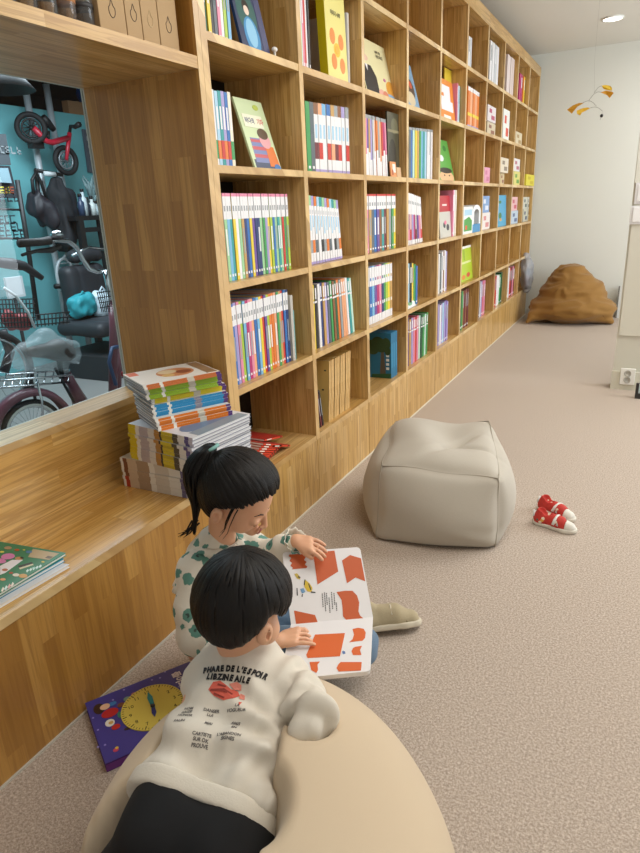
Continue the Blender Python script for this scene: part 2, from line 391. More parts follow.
# ---------------------------------------------------------------- window bench and the shelf over it
bn = thing('window_bench', (-.2, -1.2, 0), 'pine window bench with lighter seat top and shaded amber upright front boards', 'bench')
yb = -.040
MB().box(-.335, 0, -2.6, yb, .38, .406, W_YD).build('seat_top', bn)
MB().box(-.0, .0012, -2.6, yb, .38, .4055, W_E).build('edge_band', bn)
MB().box(-.02, -.002, -2.6, yb, .004, .379, W_ZD).build('front_panel', bn)
MB().box(-.352, -.335, -2.6, yb, .406, SILL-.022, W_YD).build('back_panel', bn)
MB().box(XW, -.333, -2.6, yb, SILL-.022, SILL, W_E).build('window_sill', bn)
MB().box(-.02, .004, -2.6, yb, 0, .004, M('#c2beb2', .5)).build('floor_sealant', bn)
ov = thing('overhead_shelf', (-.2, -1.2, OH), 'thick pine shelf across the top of the window with upright end panel', 'shelf')
MB().box(XW, 0, -2.6, yb, OH-.016, OH+.016, W_Y).build('shelf_board', ov)
MB().box(XW-.0, XW+.014, -2.6, yb, OH+.016, 2.3, W_ZD).build('back_panel', ov)
# ---------------------------------------------------------------- ceiling light and mobile
p = on(613, 18, 2, 2.668)
dl = thing('downlight', (p.x, p.y, 2.668), 'round recessed ceiling downlight glowing white near the far wall', 'light')
T = Matrix.Translation((p.x, p.y, 2.66)); em = M('#ffffff', .5, Emission_Color='#fff8ea', Emission_Strength=6.)
MB().lathe([(.085, .01), (.085, 0), (.075, -.003), (.075, .008)], M('#f2f2ee', .4), 28, T).build('trim_ring', dl)
MB().lathe([(.074, .006), (.074, .001), (.02, -.001)], em, 28, T).build('diffuser', dl)
# mobile
YM = 3.3
def mp(x, y): return on(560+x/8, 60+y/8, 1, YM)
mo = thing('hanging_mobile', (mp(300, 100).x, YM, 2.1), 'yellow and ochre leaf mobile hanging on thin wires in front of the far wall', 'mobile')
wm = M('#8d8a80', .4, .6)
def arc(a, b, h, n=8):
    a, b = mp(*a), mp(*b); return [a.lerp(b, t/n)+Vector((0, 0, h*math.sin(PI*t/n))) for t in range(n+1)]
for a, b, h in (((232, 322), (332, 258), .02), ((275, 262), (335, 208), .012), ((180, 345), (290, 368), .022), ((240, 385), (340, 410), .015)):
    MB().tube(arc(a, b, h), .0012, wm, 6).build('wire', mo)
for a, b in (((276, 0), (276, 262)), ((232, 322), (232, 346)), ((290, 368), (290, 386)), ((338, 410), (338, 440))):
    MB().tube([mp(*a), mp(*b)], .0003, wm, 6).build('thread', mo)
pt = mp(276, 0); MB().tube([pt, (pt.x, YM, 2.67)], .0003, wm, 6).build('thread', mo)
for poly, c in (([(333, 205), (365, 197), (400, 205), (417, 225), (415, 247), (372, 240), (345, 228)], '#f6cf3c'), ([(325, 260), (360, 243), (412, 250), (430, 264), (398, 306), (375, 280)], '#d89a1e'),
                ([(55, 398), (100, 362), (150, 343), (190, 345), (140, 375), (112, 405), (92, 428)], '#d39a25'), ([(133, 405), (175, 385), (215, 378), (243, 386), (205, 408), (175, 420), (160, 443), (135, 430)], '#f2c53a')):
    vs = [mp(*q)+Vector((0, .012*math.sin(i*1.3), 0)) for i, q in enumerate(poly)]; n = len(vs)
    mb = MB(); mb.add([v for v in vs]+[v+Vector((0, .002, 0)) for v in vs], [tuple(range(n)), tuple(range(n, 2*n))[::-1]]+[(k, (k+1) % n, n+(k+1) % n, n+k) for k in range(n)], M(c, .5)); mb.build('leaf', mo)
MB().ball(mp(333, 446), .011, M('#1b1a1a', .3), 12).build('bead', mo)
MB().tube([mp(322, 478), mp(333, 446)], .0012, wm, 6).build('wire', mo)
# ---------------------------------------------------------------- books
PAL.update({'white': '#e9e9ec', 'cream': '#efe6cf', 'yellow': '#e8cf3a', 'lime green': '#a9c83f', 'light green': '#9ccf9a', 'green': '#3e9a55', 'dark green': '#1f5a3a', 'teal': '#2e9a9c',
       'light blue': '#79b7df', 'blue': '#2f6fb8', 'navy blue': '#22366f', 'purple': '#6b4f9c', 'lavender': '#a79bd0', 'pink': '#e08aa8', 'magenta': '#b52a6e', 'red': '#c9372f', 'maroon': '#6e2430',
       'orange': '#e07a2c', 'peach': '#eba980', 'brown': '#8a5a38', 'tan': '#c49a5a', 'grey': '#9aa0a4', 'slate grey': '#5d6870', 'black': '#222224', 'pale grey': '#c9cdd2', 'sky blue': '#a6cfe8', 'mint': '#bfe3d3'})
ORD = ['first', 'second', 'third', 'fourth', 'fifth', 'sixth', 'seventh', 'eighth', 'ninth', 'tenth', 'eleventh', 'twelfth', 'thirteenth', 'fourteenth', 'fifteenth', 'sixteenth', 'seventeenth', 'eighteenth',
       'nineteenth', 'twentieth', 'twenty-first', 'twenty-second', 'twenty-third', 'twenty-fourth', 'twenty-fifth', 'twenty-sixth', 'twenty-seventh', 'twenty-eighth', 'twenty-ninth', 'thirtieth', 'thirty-first', 'thirty-second']
ROWN = {1: 'bottom shelf', 2: 'second shelf up', 3: 'third shelf up', 4: 'fourth shelf up', 5: 'fifth shelf up', 6: 'top shelf'}
COLN = {i: ORD[i-1]+' column' for i in range(2, 10)}; COLN[1] = 'nearest column'; COLN[10] = 'farthest column'
PAGE = M('#ece8dd', .8)
def zb(row): return B0+(row-1)*H+TH/2+.0005
def book(x, y, z, t, h, d, bands, lean=0., cover=None, label='', group=None, name='book', marks=None):
    """upright book, spine at x facing the room; bands [(f0,f1,colour)]; lean tips the top towards the wall end (+y)"""
    o =     T = Matrix.Translation((x, y, z)) @ Matrix.Rotation(-lean, 4, 'X')
    mb = MB(); cov = M(PAL.get(cover, cover or bands[-1][2]), .4)
    c = min(.0012, t*.12)
    for y0 in (0, t-c): mb.box(-d, -.001, y0, y0+c, 0, h, cov, T)
    for f0, f1, col in bands: mb.box(-.0015, 0, 0, t, h*f0, h*f1, M(PAL.get(col, col), .4), T)
    mb.box(-d+.003, -.0015, c, t-c, .002, h-.003, PAGE, T)
    if marks:
        for f0, f1, col in marks: mb.box(0, .0003, t*.25, t*.75, h*f0, h*f1, M(PAL.get(col, col), .5), T)
    o = mb.build(name, origin=(x, y, z)); return tag(o, label, 'book', group)
def run(col, row, px0, px1, ytop, names, style, d=.2, x=-.035, lean=0., hv=.0, group=None, kind='picture book', order0=0, xs=0., seed=0, ytop1=None, fan=0.):
    """names: spine colour of every book from left to right, px0..px1 where the row stands in the photo"""
    rnd = random.Random(seed+col*10+row); z = zb(row)
    y0 = max(Yof(px0, x, z), (col-1)*CW+TV/2+.002); y1 = min(Yof(px1, x, z), col*CW-TV/2-.004)
    n = len(names); w = (y1-y0)/n; h = Zof(ytop, x, y0+.01)-z
    h1 = (Zof(ytop1, x, y1)-z) if ytop1 else h
    h, h1 = min(h, H-TH-.012), min(h1, H-TH-.012)
    for i, nm in enumerate(names):
        hh = (h+(h1-h)*i/max(1, n-1))*(1-hv*rnd.random()); t = w*(.90 if not fan else .80)
        bands, cover, marks = style(nm, i, rnd)
        lb = f'{nm} spined {kind}, {ORD[i+order0]} from left, {ROWN[row]}, {COLN[col]}'
        book(x-xs*rnd.random()+rnd.uniform(-.002, .002), y0+w*i+(w-t)/2, z, t, hh, d, bands, lean-fan*i/max(1, n-1), cover, lb, group or f'{kind}s on the {ROWN[row]} of the {COLN[col]}', marks=marks)
    return y0, y1, z
def s_whitetop(top=.70, cap=None, foot=None):
    def f(nm, i, r):
        b = [(0, top, nm), (top, .965, 'white'), (.965, 1, cap or nm)]
        if foot: b = [(0, .09, foot), (.09, top, nm), (top, .965, 'white'), (.965, 1, cap or nm)]
        return b, 'white' if i % 2 else nm, [(.80, .86, 'grey'), (.05, .08, 'white'), (.3, .6, r.choice(['white', 'grey', nm, nm]))]
    return f
def s_plain(nm, i, r): return [(0, 1, nm)], nm, [(.55, .9, r.choice(['white', 'grey', nm])), (.05, .09, 'white')]
def s_label(nm, i, r): return [(0, .72, nm), (.72, .75, 'white'), (.75, 1, nm)], nm, [(.78, .95, 'white')]
def s_bottomwhite(nm, i, r): return [(0, .36+.1*math.sin(i*1.4), 'white'), (.36+.1*math.sin(i*1.4), .94, nm), (.94, 1, 'grey')], nm, None
def s_magazine(tops, pic):
    def f(nm, i, r):
        b = [(0, .04, 'lavender'), (.04, .17, 'white'), (.17, .36, pic[i % len(pic)]), (.36, .86, 'white'), (.86, 1, tops[i % len(tops)])]
        return b, 'white', [(.45+.05*(i % 3), .72, 'sky blue'), (.74, .8, 'pale grey')]
    return f
def s_ends(nm, i, r): return [(0, .14, 'white'), (.14, .66, nm), (.66, .98, 'white'), (.98, 1, nm)], 'white', [(.75, .80, nm), (.3, .36, 'white')]
# nearest column
c13 = ['lime green', 'peach', 'orange', 'light green', 'light blue', 'teal', 'yellow', 'white', 'light green', 'tan', 'navy blue', 'blue', 'yellow', 'purple', 'navy blue', 'navy blue', 'light green', 'green', 'lavender', 'yellow', 'lime green', 'blue', 'light green', 'teal', 'light green', 'red', 'green', 'lime green']
run(1, 3, 219, 291, 193, c13, s_whitetop(.71, 'pink'), d=.22, ytop1=194)
c12 = ['yellow', 'green', 'blue', 'lavender', 'pink', 'lime green', 'light blue', 'magenta', 'pink', 'peach', 'blue', 'light blue', 'yellow', 'red', 'purple', 'lime green', 'orange', 'orange', 'peach', 'green', 'tan', 'red', 'blue', 'navy blue']
run(1, 2, 231, 291, 305, c12, s_whitetop(.73), d=.20, ytop1=289, hv=.01)
z = zb(2); y = Yof(292.5, -.03, z)
book(-.025, y, z, .020, .262, .22, [(0, 1, '#b9b6ae')], cover='#c4c2ba', label='clear grey file standing near right end of second shelf up of nearest bookcase column', name='document_file')['category'] = 'file'
book(-.03, y+.024, z, .010, .20, .2, [(0, 1, 'teal')], label='short teal book at right end of second shelf up of nearest bookcase column')
z = zb(4); y = CW*0+TV/2+.002
run(1, 4, 213, 236, 88, ['lime green', 'white', 'sky blue', 'teal', 'lavender', 'blue', 'cream'], lambda nm, i, r: ([(0, .1, nm), (.1, .35, r.choice(['red', 'orange', 'green'])), (.35, 1, nm)], nm, [(.5, .8, 'white')]), d=.21, lean=-.0, ytop1=92, hv=.03)
run(1, 5, 205.5, 232, -30, ['dark green', 'yellow', 'black', 'slate grey', 'pink', 'white', 'lime green', 'light blue'], s_plain, d=.22, hv=.05)
# covers shown to the room
def display(name, label, p_bl, p_br, X, row, h, lean, thick, face, back='white', art=None, spine=None, group=None, yaw=0.):
    """a book propped with its cover to the room; p_bl, p_br pixels of its lower corners"""
    z = zb(row); y0, y1 = Yof(p_bl, X, z), Yof(p_br, X+math.sin(yaw)*.1, z); w = y1-y0
    root = thing(name, (X, y0, z), label, 'book', group)
    # local: x along the cover width, y up the cover, z out of the cover (+ towards the room)
    T = Matrix.Translation((X, y0, z)) @ Matrix.Rotation(yaw, 4, 'Z') @ frame((0, 0, 0), (0, 1, 0), (-math.sin(lean), 0, math.cos(lean)), (math.cos(lean), 0, math.sin(lean)))
    MB().box(.0, w-.002, .002, h-.002, -thick+.001, -.001, PAGE, T).build('pages', root)
    cv = M(PAL.get(face, face), .35)
    MB().box(0, w, 0, h, -.0015, 0, cv, T).box(0, w, 0, h, -thick, -thick+.0015, cv, T).box(-.0015, 0, 0, h, -thick, 0, M(PAL.get(spine or face, spine or face), .35), T).build('cover', root)
    if art:
        mb = MB()
        for k, it in enumerate(art):
            col = M(PAL.get(it[1], it[1]), .4); zz = .0003+.00012*k
            if it[0] == 'r': _, c, a, b, c2, d2 = it; mb.prism([(a*w, b*h), (c2*w, b*h), (c2*w, d2*h), (a*w, d2*h)], 0, zz, col, T)
            elif it[0] == 'e': _, c, a, b, rx, ry = it; mb.prism([(a*w+rx*w*math.cos(q*PI/10), b*h+ry*h*math.sin(q*PI/10)) for q in range(20)], 0, zz, col, T)
            elif it[0] == 'p': mb.prism([(a*w, b*h) for a, b in it[2]], 0, zz, col, T)
        mb.build('cover_picture', root)
        for it in art:
            if it[0] == 't':
                _, c, s_, cx, cy, size = it; TT = T @ Matrix.Translation((cx*w, cy*h, .0016)); text(s_, size*h, M(PAL.get(c, c), .4), TT, 'cover_lettering', root, bold=.0006)
    return root, T, w
display('picture_book', 'pale green picture book with child in striped blanket, leaning on fourth shelf up, nearest column', 256, 282, -.05, 4, .248, .30, .008, '#cfe0b4', art=[
    ('r', '#3b4a6a', .05, .0, .95, .14), ('p', '#7a86b8', [(.12, .1), (.62, .1), (.66, .45), (.14, .45)]), ('p', '#c85a64', [(.13, .17), (.63, .17), (.63, .22), (.13, .22)]), ('p', '#c85a64', [(.13, .28), (.64, .28), (.64, .33), (.13, .33)]), ('p', '#c85a64', [(.14, .39), (.65, .39), (.65, .43), (.14, .43)]),
    ('p', '#e07a35', [(.6, .05), (.98, .05), (.92, .34), (.62, .36)]), ('e', '#e6a9b0', .68, .42, .2, .11), ('e', '#5c4630', .66, .52, .19, .08), ('e', '#3c78b8', .86, .04, .12, .05), ('e', '#b9c95a', .7, .9, .1, .04), ('r', '#eef0d8', .1, .6, .8, .78),
    ('t', 'navy blue', '바다의', .32, .66, .09), ('t', 'red', '기차', .70, .66, .09)])
display('picture_book', 'navy blue picture book with child in blue dress, propped on fifth shelf up, nearest column', 244, 271, -.03, 5, .30, .22, .010, '#2f3c60', art=[
    ('e', '#33635f', .42, .4, .34, .24), ('e', '#3f8fc6', .45, .17, .27, .2), ('e', '#8fc8ea', .45, .2, .18, .15), ('e', '#2a201c', .43, .47, .12, .07), ('e', '#f0d8c8', .43, .43, .09, .05), ('r', '#4a4f74', .78, 0, 1, 1), ('t', 'yellow', '까요?', .4, .72, .12)])
z = zb(5); y = Yof(275, -.02, z); cn = thing('display_clip', (-.02, y, z), 'small round white clip standing on the fifth shelf up beside navy book', 'clip')
MB().tube([(-.02, y, z), (-.02, y, z+.02)], .004, M('#dcd9cf', .4)).build('stem', cn); MB().ball((-.02, y, z+.026), (.01, .013, .008), M('#f4f3ef', .3), 14).build('head', cn)
# red comics lying fanned out on the bottom shelf
z0 = zb(1); rd = 'red comics fallen in a fan on the bottom shelf'; rc = M('#b7322a', .4)
PA = on(244, 441, 0, -.035); ta = .37; TK = .0082
def comic(i, y, zz_, ta, lb, x=-.035):
    bx = thing('comic_book', (-.13, y, z0), lb, 'book', rd); T = Matrix.Translation((x, y, zz_)) @ Matrix.Rotation(-ta, 4, 'X')
    MB().box(-.187, -.0015, .001, .144, .0008, TK-.0008, PAGE, T).build('pages', bx)
    MB().box(-.19, 0, 0, .145, .0, .0008, rc, T).box(-.19, 0, 0, .145, TK-.0008, TK, rc, T).box(-.0015, 0, 0, .145, 0, TK, M('#d8452c', .4), T).build('cover', bx)
    MB().box(0, .0004, .02, .055, .002, TK-.002, M('#f3e6d8', .5), T).build('spine_title', bx); MB().box(0, .0004, .125, .137, .002, TK-.002, M('#2a1a18', .5), T).build('spine_mark', bx)
for i in range(9): comic(i, PA.y+i*.0158, z0+.054+i*.0036, ta, f'red comic book, {ORD[i]} from the left in the fallen fan on the bottom shelf')
comic(9, PA.y+.19, z0+.052, .33, 'red comic book lying a little apart at the right end of the fallen fan')
comic(10, PA.y+.235, z0+.0525, .22, 'red comic book lying flattest of all, rightmost by the fallen fan', x=-.10)
# second column
tops = ['grey', 'green', 'brown', 'peach', 'light blue', 'blue', 'tan', 'grey', 'brown', 'lavender', 'grey']
run(2, 4, 307.5, 350, 101, ['green', 'slate grey']+['white']*9, lambda nm, i, r: s_plain(nm, i, r) if i < 2 else (([(0, .05, 'lavender'), (.05, .2, 'white'), (.2, .44, ['red', 'peach', 'maroon', 'red', 'white'][i % 5]), (.44, .84, 'white'), (.84, 1, tops[i])]), 'white', [(.5, .7, 'sky blue')]), d=.22, ytop1=108, kind='storybook')
run(2, 3, 308.5, 343, 195, ['white']*13, s_magazine(['teal', 'light green', 'lavender', 'orange', 'sky blue'], ['black', 'grey', 'orange', 'slate grey', 'white']), d=.22, fan=.13, ytop1=200, kind='magazine')
run(2, 2, 314.5, 355, 284, ['yellow', 'black', 'white', 'navy blue', 'tan', 'lavender', 'slate grey', 'green', 'brown', 'dark green', 'orange', 'grey', 'peach', 'peach', 'white', 'teal', 'mint'], s_label, d=.2, ytop1=276, hv=.02, fan=.12)
run(2, 5, 301.5, 311, -20, ['mint', 'pink', 'red', 'white', 'black'], s_plain, d=.2, hv=.03)
display('thick_book', 'thick yellow boxed book with orange oval pattern on fifth shelf up, second column', 329, 348.5, -.03, 5, .325, .04, .036, '#e9df86', spine='#d9c81e', art=[
    ('e', '#f2c32e', .5, .36, .16, .08), ('e', '#e58a3a', .3, .5, .13, .09), ('e', '#e58a3a', .72, .47, .13, .09), ('e', '#e58a3a', .33, .22, .13, .09), ('e', '#e58a3a', .74, .2, .13, .09), ('e', '#f0b030', .5, .36, .1, .05), ('t', '#5a5530', '이야기 수학', .5, .74, .06)])
y = CW*2-TV/2; tb = thing('white_folder', (-.16, y-.05, zb(5)), 'white folder behind the yellow boxed book on fifth shelf up', 'folder')
MB().box(-.26, -.05, y-.035, y-.015, zb(5), zb(5)+.285, M('#dfe2e8', .4)).build('cover', tb); MB().box(-.255, -.048, y-.031, y-.019, zb(5)+.002, zb(5)+.28, PAGE).build('pages', tb)
# tan slip-case set and leaning dark books
z = zb(1); y0 = Yof(328.5, -.03, z)
TAN = wood('tan_wood_print', (0, 0, 1), (1, 1, 0), tones=('#b08040', '#dab06a', '#e6c384', '#c89850'), strip=.006, length=.05, rough=.6)
for i in range(8):
    w = .0295; yy = y0+i*(w+.0012); T = Matrix.Translation((-.03-.0015*(i % 2), yy, z)) @ Matrix.Rotation(-.11, 4, 'X')
    o = thing('folding_book', (-.03, yy, z), f'tan wood-patterned tall book, {ORD[i]} from left, bottom shelf of second column', 'book', 'tan wood-patterned tall books')
    TT = T @ frame((0, 0, 0), (1, 0, 0), (0, 0, 1), (0, 1, 0)); hh = .285
    MB().box(-.26, -.002, .002, w-.002, .002, hh-.003, PAGE, T).build('pages', o)
    MB().box(-.262, 0, 0, .002, 0, hh, M('#d6b468', .6), T).box(-.262, 0, w-.002, w, 0, hh, M('#d6b468', .6), T).box(-.002, .0, 0, w, 0, hh, TAN, T).build('cover', o)
    if i == 0:
        m3 = MB()
        for a, b in ((-.05, .06), (-.09, .11), (-.03, .15), (-.11, .04), (-.07, .2), (-.02, .24), (-.16, .08), (-.14, .15), (-.2, .03), (-.12, .24), (-.19, .2)):
            m3.prism([(a+.006*math.cos(q*PI/5), b+.004*math.sin(q*PI/5)) for q in range(10)], -.0006, 0, M('#4a4a38', .6), TT)
        m3.build('cover_dots', o)
for i, (nm, px) in enumerate((('red', 317.8), ('black', 319.5), ('maroon', 321.2), ('black', 323))):
    y = Yof(px, -.03, z); book(-.03, y, z, .011, .175, .15, [(0, 1, nm if nm != 'black' else '#2c2222')], lean=-.16, cover=nm, label=f'{nm} book leaning left of the tan books, {ORD[i]} from left, bottom shelf', marks=[(.3, .8, 'grey')])
# third column
display('picture_book', 'pale yellow picture book with man in black suit propped on fifth shelf up, third column', 368, 398, -.06, 5, .275, .24, .006, '#e8e2b4', art=[
    ('p', '#1d1c20', [(.02, .08), (.42, .02), (.42, .38), (.3, .55), (.05, .55), (.0, .4)]), ('e', '#e6c3ae', .15, .66, .11, .06), ('p', '#e8e8ea', [(.12, .55), (.2, .55), (.17, .44)]), ('e', '#e8b0a0', .5, .12, .1, .07), ('e', '#e0a040', .85, .24, .16, .15), ('e', '#8fb7dc', .78, .07, .2, .08), ('e', '#d8846a', .62, .1, .09, .08), ('e', '#c06a9a', .68, .38, .04, .03),
    ('t', 'black', '나눔의 기쁨', .62, .82, .055), ('t', 'black', '위인 이야기', .66, .74, .07)])
run(3, 4, 365.5, 388, 114, ['pink', 'purple', 'tan', 'lavender', 'pale grey', 'peach', 'orange', 'grey', 'peach', 'red', 'magenta', 'pink'], s_bottomwhite, d=.2, ytop1=120, kind='slim book', fan=.10)
display('small_book', 'small beige card book standing right of the orange card, fourth shelf, third column', 397.5, 401.5, -.018, 4, .05, .1, .006, '#d8b48c')
display('art_book', 'dark picture book with landscape cover behind small orange book on fourth shelf, third column', 388.6, 399.6, -.036, 4, .31, .02, .008, '#4a4a3a', art=[('e', '#2c2a22', .4, .3, .35, .3), ('e', '#6a6a52', .6, .8, .3, .12), ('r', '#8a8568', 0, .7, 1, .74)])
display('small_book', 'small orange and white card book standing on fourth shelf up, third column', 391.5, 397, -.018, 4, .075, .1, .006, '#e0955a', art=[('r', '#f2ece2', .35, .3, .85, .85), ('e', '#b5562c', .3, .3, .15, .2)])
run(3, 3, 366.5, 396, 194, ['pink', 'tan', 'slate grey', 'blue', 'purple', 'brown', 'teal', 'maroon', 'tan', 'grey', 'green', 'yellow'], s_whitetop(.74, 'red'), d=.21, ytop1=194)
run(3, 2, 367.5, 392.5, 267, ['slate grey', 'blue', 'light blue', 'purple', 'magenta', 'pink', 'navy blue', 'green', 'lime green', 'yellow', 'tan'], s_ends, d=.21, ytop1=262)
z = zb(1); y0 = Yof(391.2, -.03, z); PT = .0335
for i in range(3):
    o = thing('slipcase_book', (-.03, y0+i*PT, z), ['blue boxed book with dark tree picture on its side, bottom shelf of third column', 'blue boxed book standing in the middle of three blue ones, third column', 'blue boxed book standing rightmost of three blue ones, third column'][i], 'book', 'blue boxed books')
    TT = Matrix.Translation((-.03, y0+i*PT, z)) @ frame((0, 0, 0), (1, 0, 0), (0, 0, 1), (0, 1, 0))
    MB().prism([(-.26, 0), (0, 0), (0, .262), (-.26, .262)], 0, .032, M('#1d6f96', .45), TT).build('cover', o)
    MB().box(-.03, -.0295, y0+i*PT+.008, y0+i*PT+.022, z+.06, z+.2, M('#3a90b8', .5)).build('spine_print', o)
    if i == 0:
        m3 = MB()
        for k_, (a, b, r1, r2) in enumerate(((-.06, .19, .055, .04), (-.11, .165, .035, .03), (-.03, .2, .028, .035), (-.08, .215, .035, .025), (-.12, .20, .02, .02), (-.02, .16, .018, .025))): m3.prism([(a+r1*math.cos(q*PI/8), b+r2*math.sin(q*PI/8)) for q in range(16)], -.0010-.0003*k_, 0, M('#2c4a2a', .6), TT)
        m3.prism([(-.07, .0), (-.03, .0), (-.045, .16), (-.06, .16)], -.0005, 0, M('#5a5348', .6), TT)
        for k in range(4): m3.prism([(-.03, .05+.025*k), (-.012, .05+.025*k), (-.012, .065+.025*k), (-.03, .065+.025*k)], -.0005, 0, M('#dfe8ea'), TT)
        m3.prism([(-.12, 0), (0, 0), (0, .03), (-.12, .02)], -.0007, 0, M('#2c5a38', .6), TT); m3.build('side_picture', o)
# fourth column
display('picture_book', 'blue and brown picture book leaning on the fifth shelf up, fourth bookcase column', 408.5, 421, -.06, 5, .26, .26, .006, '#7fa8c8', art=[('e', '#5a4638', .5, .45, .35, .25), ('e', '#d8c8a8', .45, .25, .3, .15), ('e', '#c8563c', .6, .55, .12, .08)])
run(4, 4, 408.5, 432, 127, ['slate grey', 'blue', 'mint', 'yellow', 'tan', 'green', 'light blue', 'teal', 'sky blue', 'white', 'pale grey', 'white'], lambda nm, i, r: ([(0, .5, 'white' if i > 8 else nm), (.5, .95, nm), (.95, 1, 'grey')], nm, None), d=.2, ytop1=130, kind='slim book')
run(4, 3, 408, 423, 193, ['pink', 'red', 'lavender', 'magenta', 'maroon', 'purple', 'pink', 'red'], s_whitetop(.6, 'white', 'white'), d=.2, ytop1=197, fan=.17)
run(4, 2, 407.5, 417.5, 262, ['sky blue', 'black', 'yellow', 'green', 'blue'], s_plain, d=.15, hv=.06, ytop1=264)
run(4, 1, 407, 427, 319, ['purple', 'tan', 'lavender', 'pink', 'red', 'pink', 'mint', 'dark green', 'green', 'mint', 'green'], s_label, d=.2, hv=.03, ytop1=312, fan=-.06)
display('folded_card', 'white folded card with green picture leaning on second shelf up of fourth column', 407.2, 416, -.02, 2, .12, .5, .004, '#dfe6ea', art=[('e', '#6aa07a', .5, .3, .3, .2)])
# fifth column
display('magazine', 'large yellow magazine standing rearmost on fifth shelf up of fifth bookcase column', 445, 464, -.09, 5, .33, .03, .006, '#dcc23a')
display('magazine', 'orange magazine with white lettering blocks on fifth shelf up of fifth bookcase column', 441.5, 455.5, -.04, 5, .245, .12, .006, '#e58a2c', art=[('r', '#e8e9ee', .08, .5, .75, .86), ('r', '#e8e9ee', .08, .25, .9, .5), ('r', '#e58a2c', .0, .58, .3, .66), ('r', '#f2efe8', .2, .04, .7, .14)])
run(5, 5, 456.5, 463, 83, ['pink', 'white', 'sky blue', 'white', 'teal'], s_plain, d=.18, ytop1=86, hv=.04, kind='slim magazine')
display('picture_book', 'green picture book with cartoon face at its foot on fourth shelf up of fifth column', 440.5, 455, -.05, 4, .27, .24, .006, '#5aa84c', art=[('e', '#e6b98c', .5, .1, .48, .16), ('e', '#2e2a26', .5, .26, .42, .07), ('e', '#e8eef0', .35, .55, .16, .08), ('e', '#3b2a20', .35, .14, .05, .02), ('e', '#3b2a20', .68, .14, .05, .02), ('e', '#2f7a38', .7, .8, .1, .07)])
display('picture_book', 'red topped picture book with dark figures on third shelf up of fifth column', 440.5, 451.5, -.04, 3, .27, .08, .012, '#c9c8c0', art=[('r', '#b8323c', 0, .62, 1, 1), ('e', '#2c3240', .4, .3, .1, .07), ('e', '#2c3240', .7, .24, .12, .08), ('e', '#e07898', .5, .36, .1, .05), ('r', '#e8e0dc', .3, .76, .7, .8)])
run(5, 3, 452, 455.5, 190, ['pink', 'white', 'cream'], s_plain, d=.2)
run(5, 2, 438, 446.5, 252, ['white', 'slate grey', 'white', 'brown', 'white', 'lavender'], s_plain, d=.2, hv=.05)
run(5, 1, 437.5, 447.5, 304, ['lavender', 'white', 'lavender', 'sky blue', 'lavender', 'purple', 'lavender'], s_plain, d=.2, hv=.05)
# sixth to tenth columns
run(6, 6, 467.8, 471, 36, ['white', 'pale grey'], s_plain, d=.2)
run(6, 5, 467, 478.5, 86, ['orange', 'peach', 'orange', 'peach', 'orange'], lambda nm, i, r: ([(0, .08, 'lavender'), (.08, .3, nm), (.3, .38, 'yellow'), (.38, .9, nm), (.9, 1, 'white')], nm, None), d=.2, ytop1=93, kind='magazine')
z = zb(3); y0 = Yof(463, -.005, z); y1 = 6*CW-TV/2-.004
o = thing('paper_house', (-.03, y0, z), 'arched white card house with green picture side on third shelf up of sixth column', 'toy')
TT = Matrix.Translation((-.03, y0, z)) @ frame((0, 0, 0), (-1, 0, 0), (0, 0, 1), (0, 1, 0)) ; W = y1-y0
TT = Matrix.Translation((-.005, y0, z)) @ frame((0, 0, 0), (0, 1, 0), (0, 0, 1), (1, 0, 0))
MB().box(0, W*.5, 0, .19, -.14, 0, M('#e4e8e4', .5), TT).build('side_panel', o)
MB().prism([(W*.04, .02), (W*.47, .02), (W*.47, .09), (W*.3, .12), (W*.04, .1)], 0, .001, M('#4f9a48', .5), TT).prism([(W*.1, .03), (W*.2, .03), (W*.2, .06), (W*.1, .06)], 0, .0015, M('#d85a3c', .5), TT).prism([(W*.05, .13), (W*.46, .13), (W*.46, .17), (W*.05, .17)], 0, .001, M('#a8cde0', .5), TT).build('side_picture', o)
arch = [(W*.5, 0), (W*.5, .15)]+[(W*.75-.25*W*math.cos(q*PI/8), .15+.05*math.sin(q*PI/8)) for q in range(9)]+[(W, .15), (W, 0)]
inn = [(W*.9, 0), (W*.9, .14)]+[(W*.75+.15*W*math.cos(q*PI/8), .14+.03*math.sin(q*PI/8)) for q in range(9)]+[(W*.6, .14), (W*.6, 0)]
MB().prism(arch+inn, -.14, 0, M('#e9edf0', .5), TT).build('arch', o); MB().box(W*.52, W*.98, .0, .06, -.02, .001, M('#4a8fc0', .5), TT).box(W*.52, W, .0, .15, -.141, -.135, M('#6a6f70', .5), TT).build('doorway_picture', o)
display('magazine', 'lime green magazine with orange figures leaning on second shelf up of sixth column', 461.5, 473, -.05, 2, .26, .1, .008, '#b3cf3a', art=[('r', '#eef0ea', 0, .93, 1, 1), ('e', '#d88a3a', .2, .12, .15, .07), ('e', '#c8503a', .6, .15, .15, .07), ('r', '#dfe8a0', .1, .5, .9, .56), ('r', '#8fb02c', .3, .6, .4, .92)])
run(6, 1, 459.5, 467.5, 292, ['dark green', 'green', 'brown', 'maroon', 'brown', 'maroon'], s_plain, d=.2)
run(7, 6, 489, 497.5, 40, ['white', 'white', 'pale grey', 'white'], s_plain, d=.22, ytop1=48, kind='binder')
run(8, 6, 505.8, 513, 54, ['pink', 'white', 'cream', 'cream'], lambda nm, i, r: ([(0, 1, '#e2d3d0')], '#e2d3d0', None), d=.22, ytop1=60, kind='binder')
run(9, 6, 518.5, 521.5, 73, ['magenta', 'magenta'], s_plain, d=.22, kind='tall book')
run(9, 6, 522, 524, 76, ['orange', 'yellow'], s_plain, d=.22, kind='tall book', order0=2)
run(7, 1, 478.3, 484, 282, ['navy blue', 'white', 'lavender', 'red', 'pink', 'pink'], s_plain, d=.2, hv=.04)
run(8, 1, 494, 501, 275, ['red', 'white', 'white', 'green', 'dark green'], s_plain, d=.2, hv=.08)
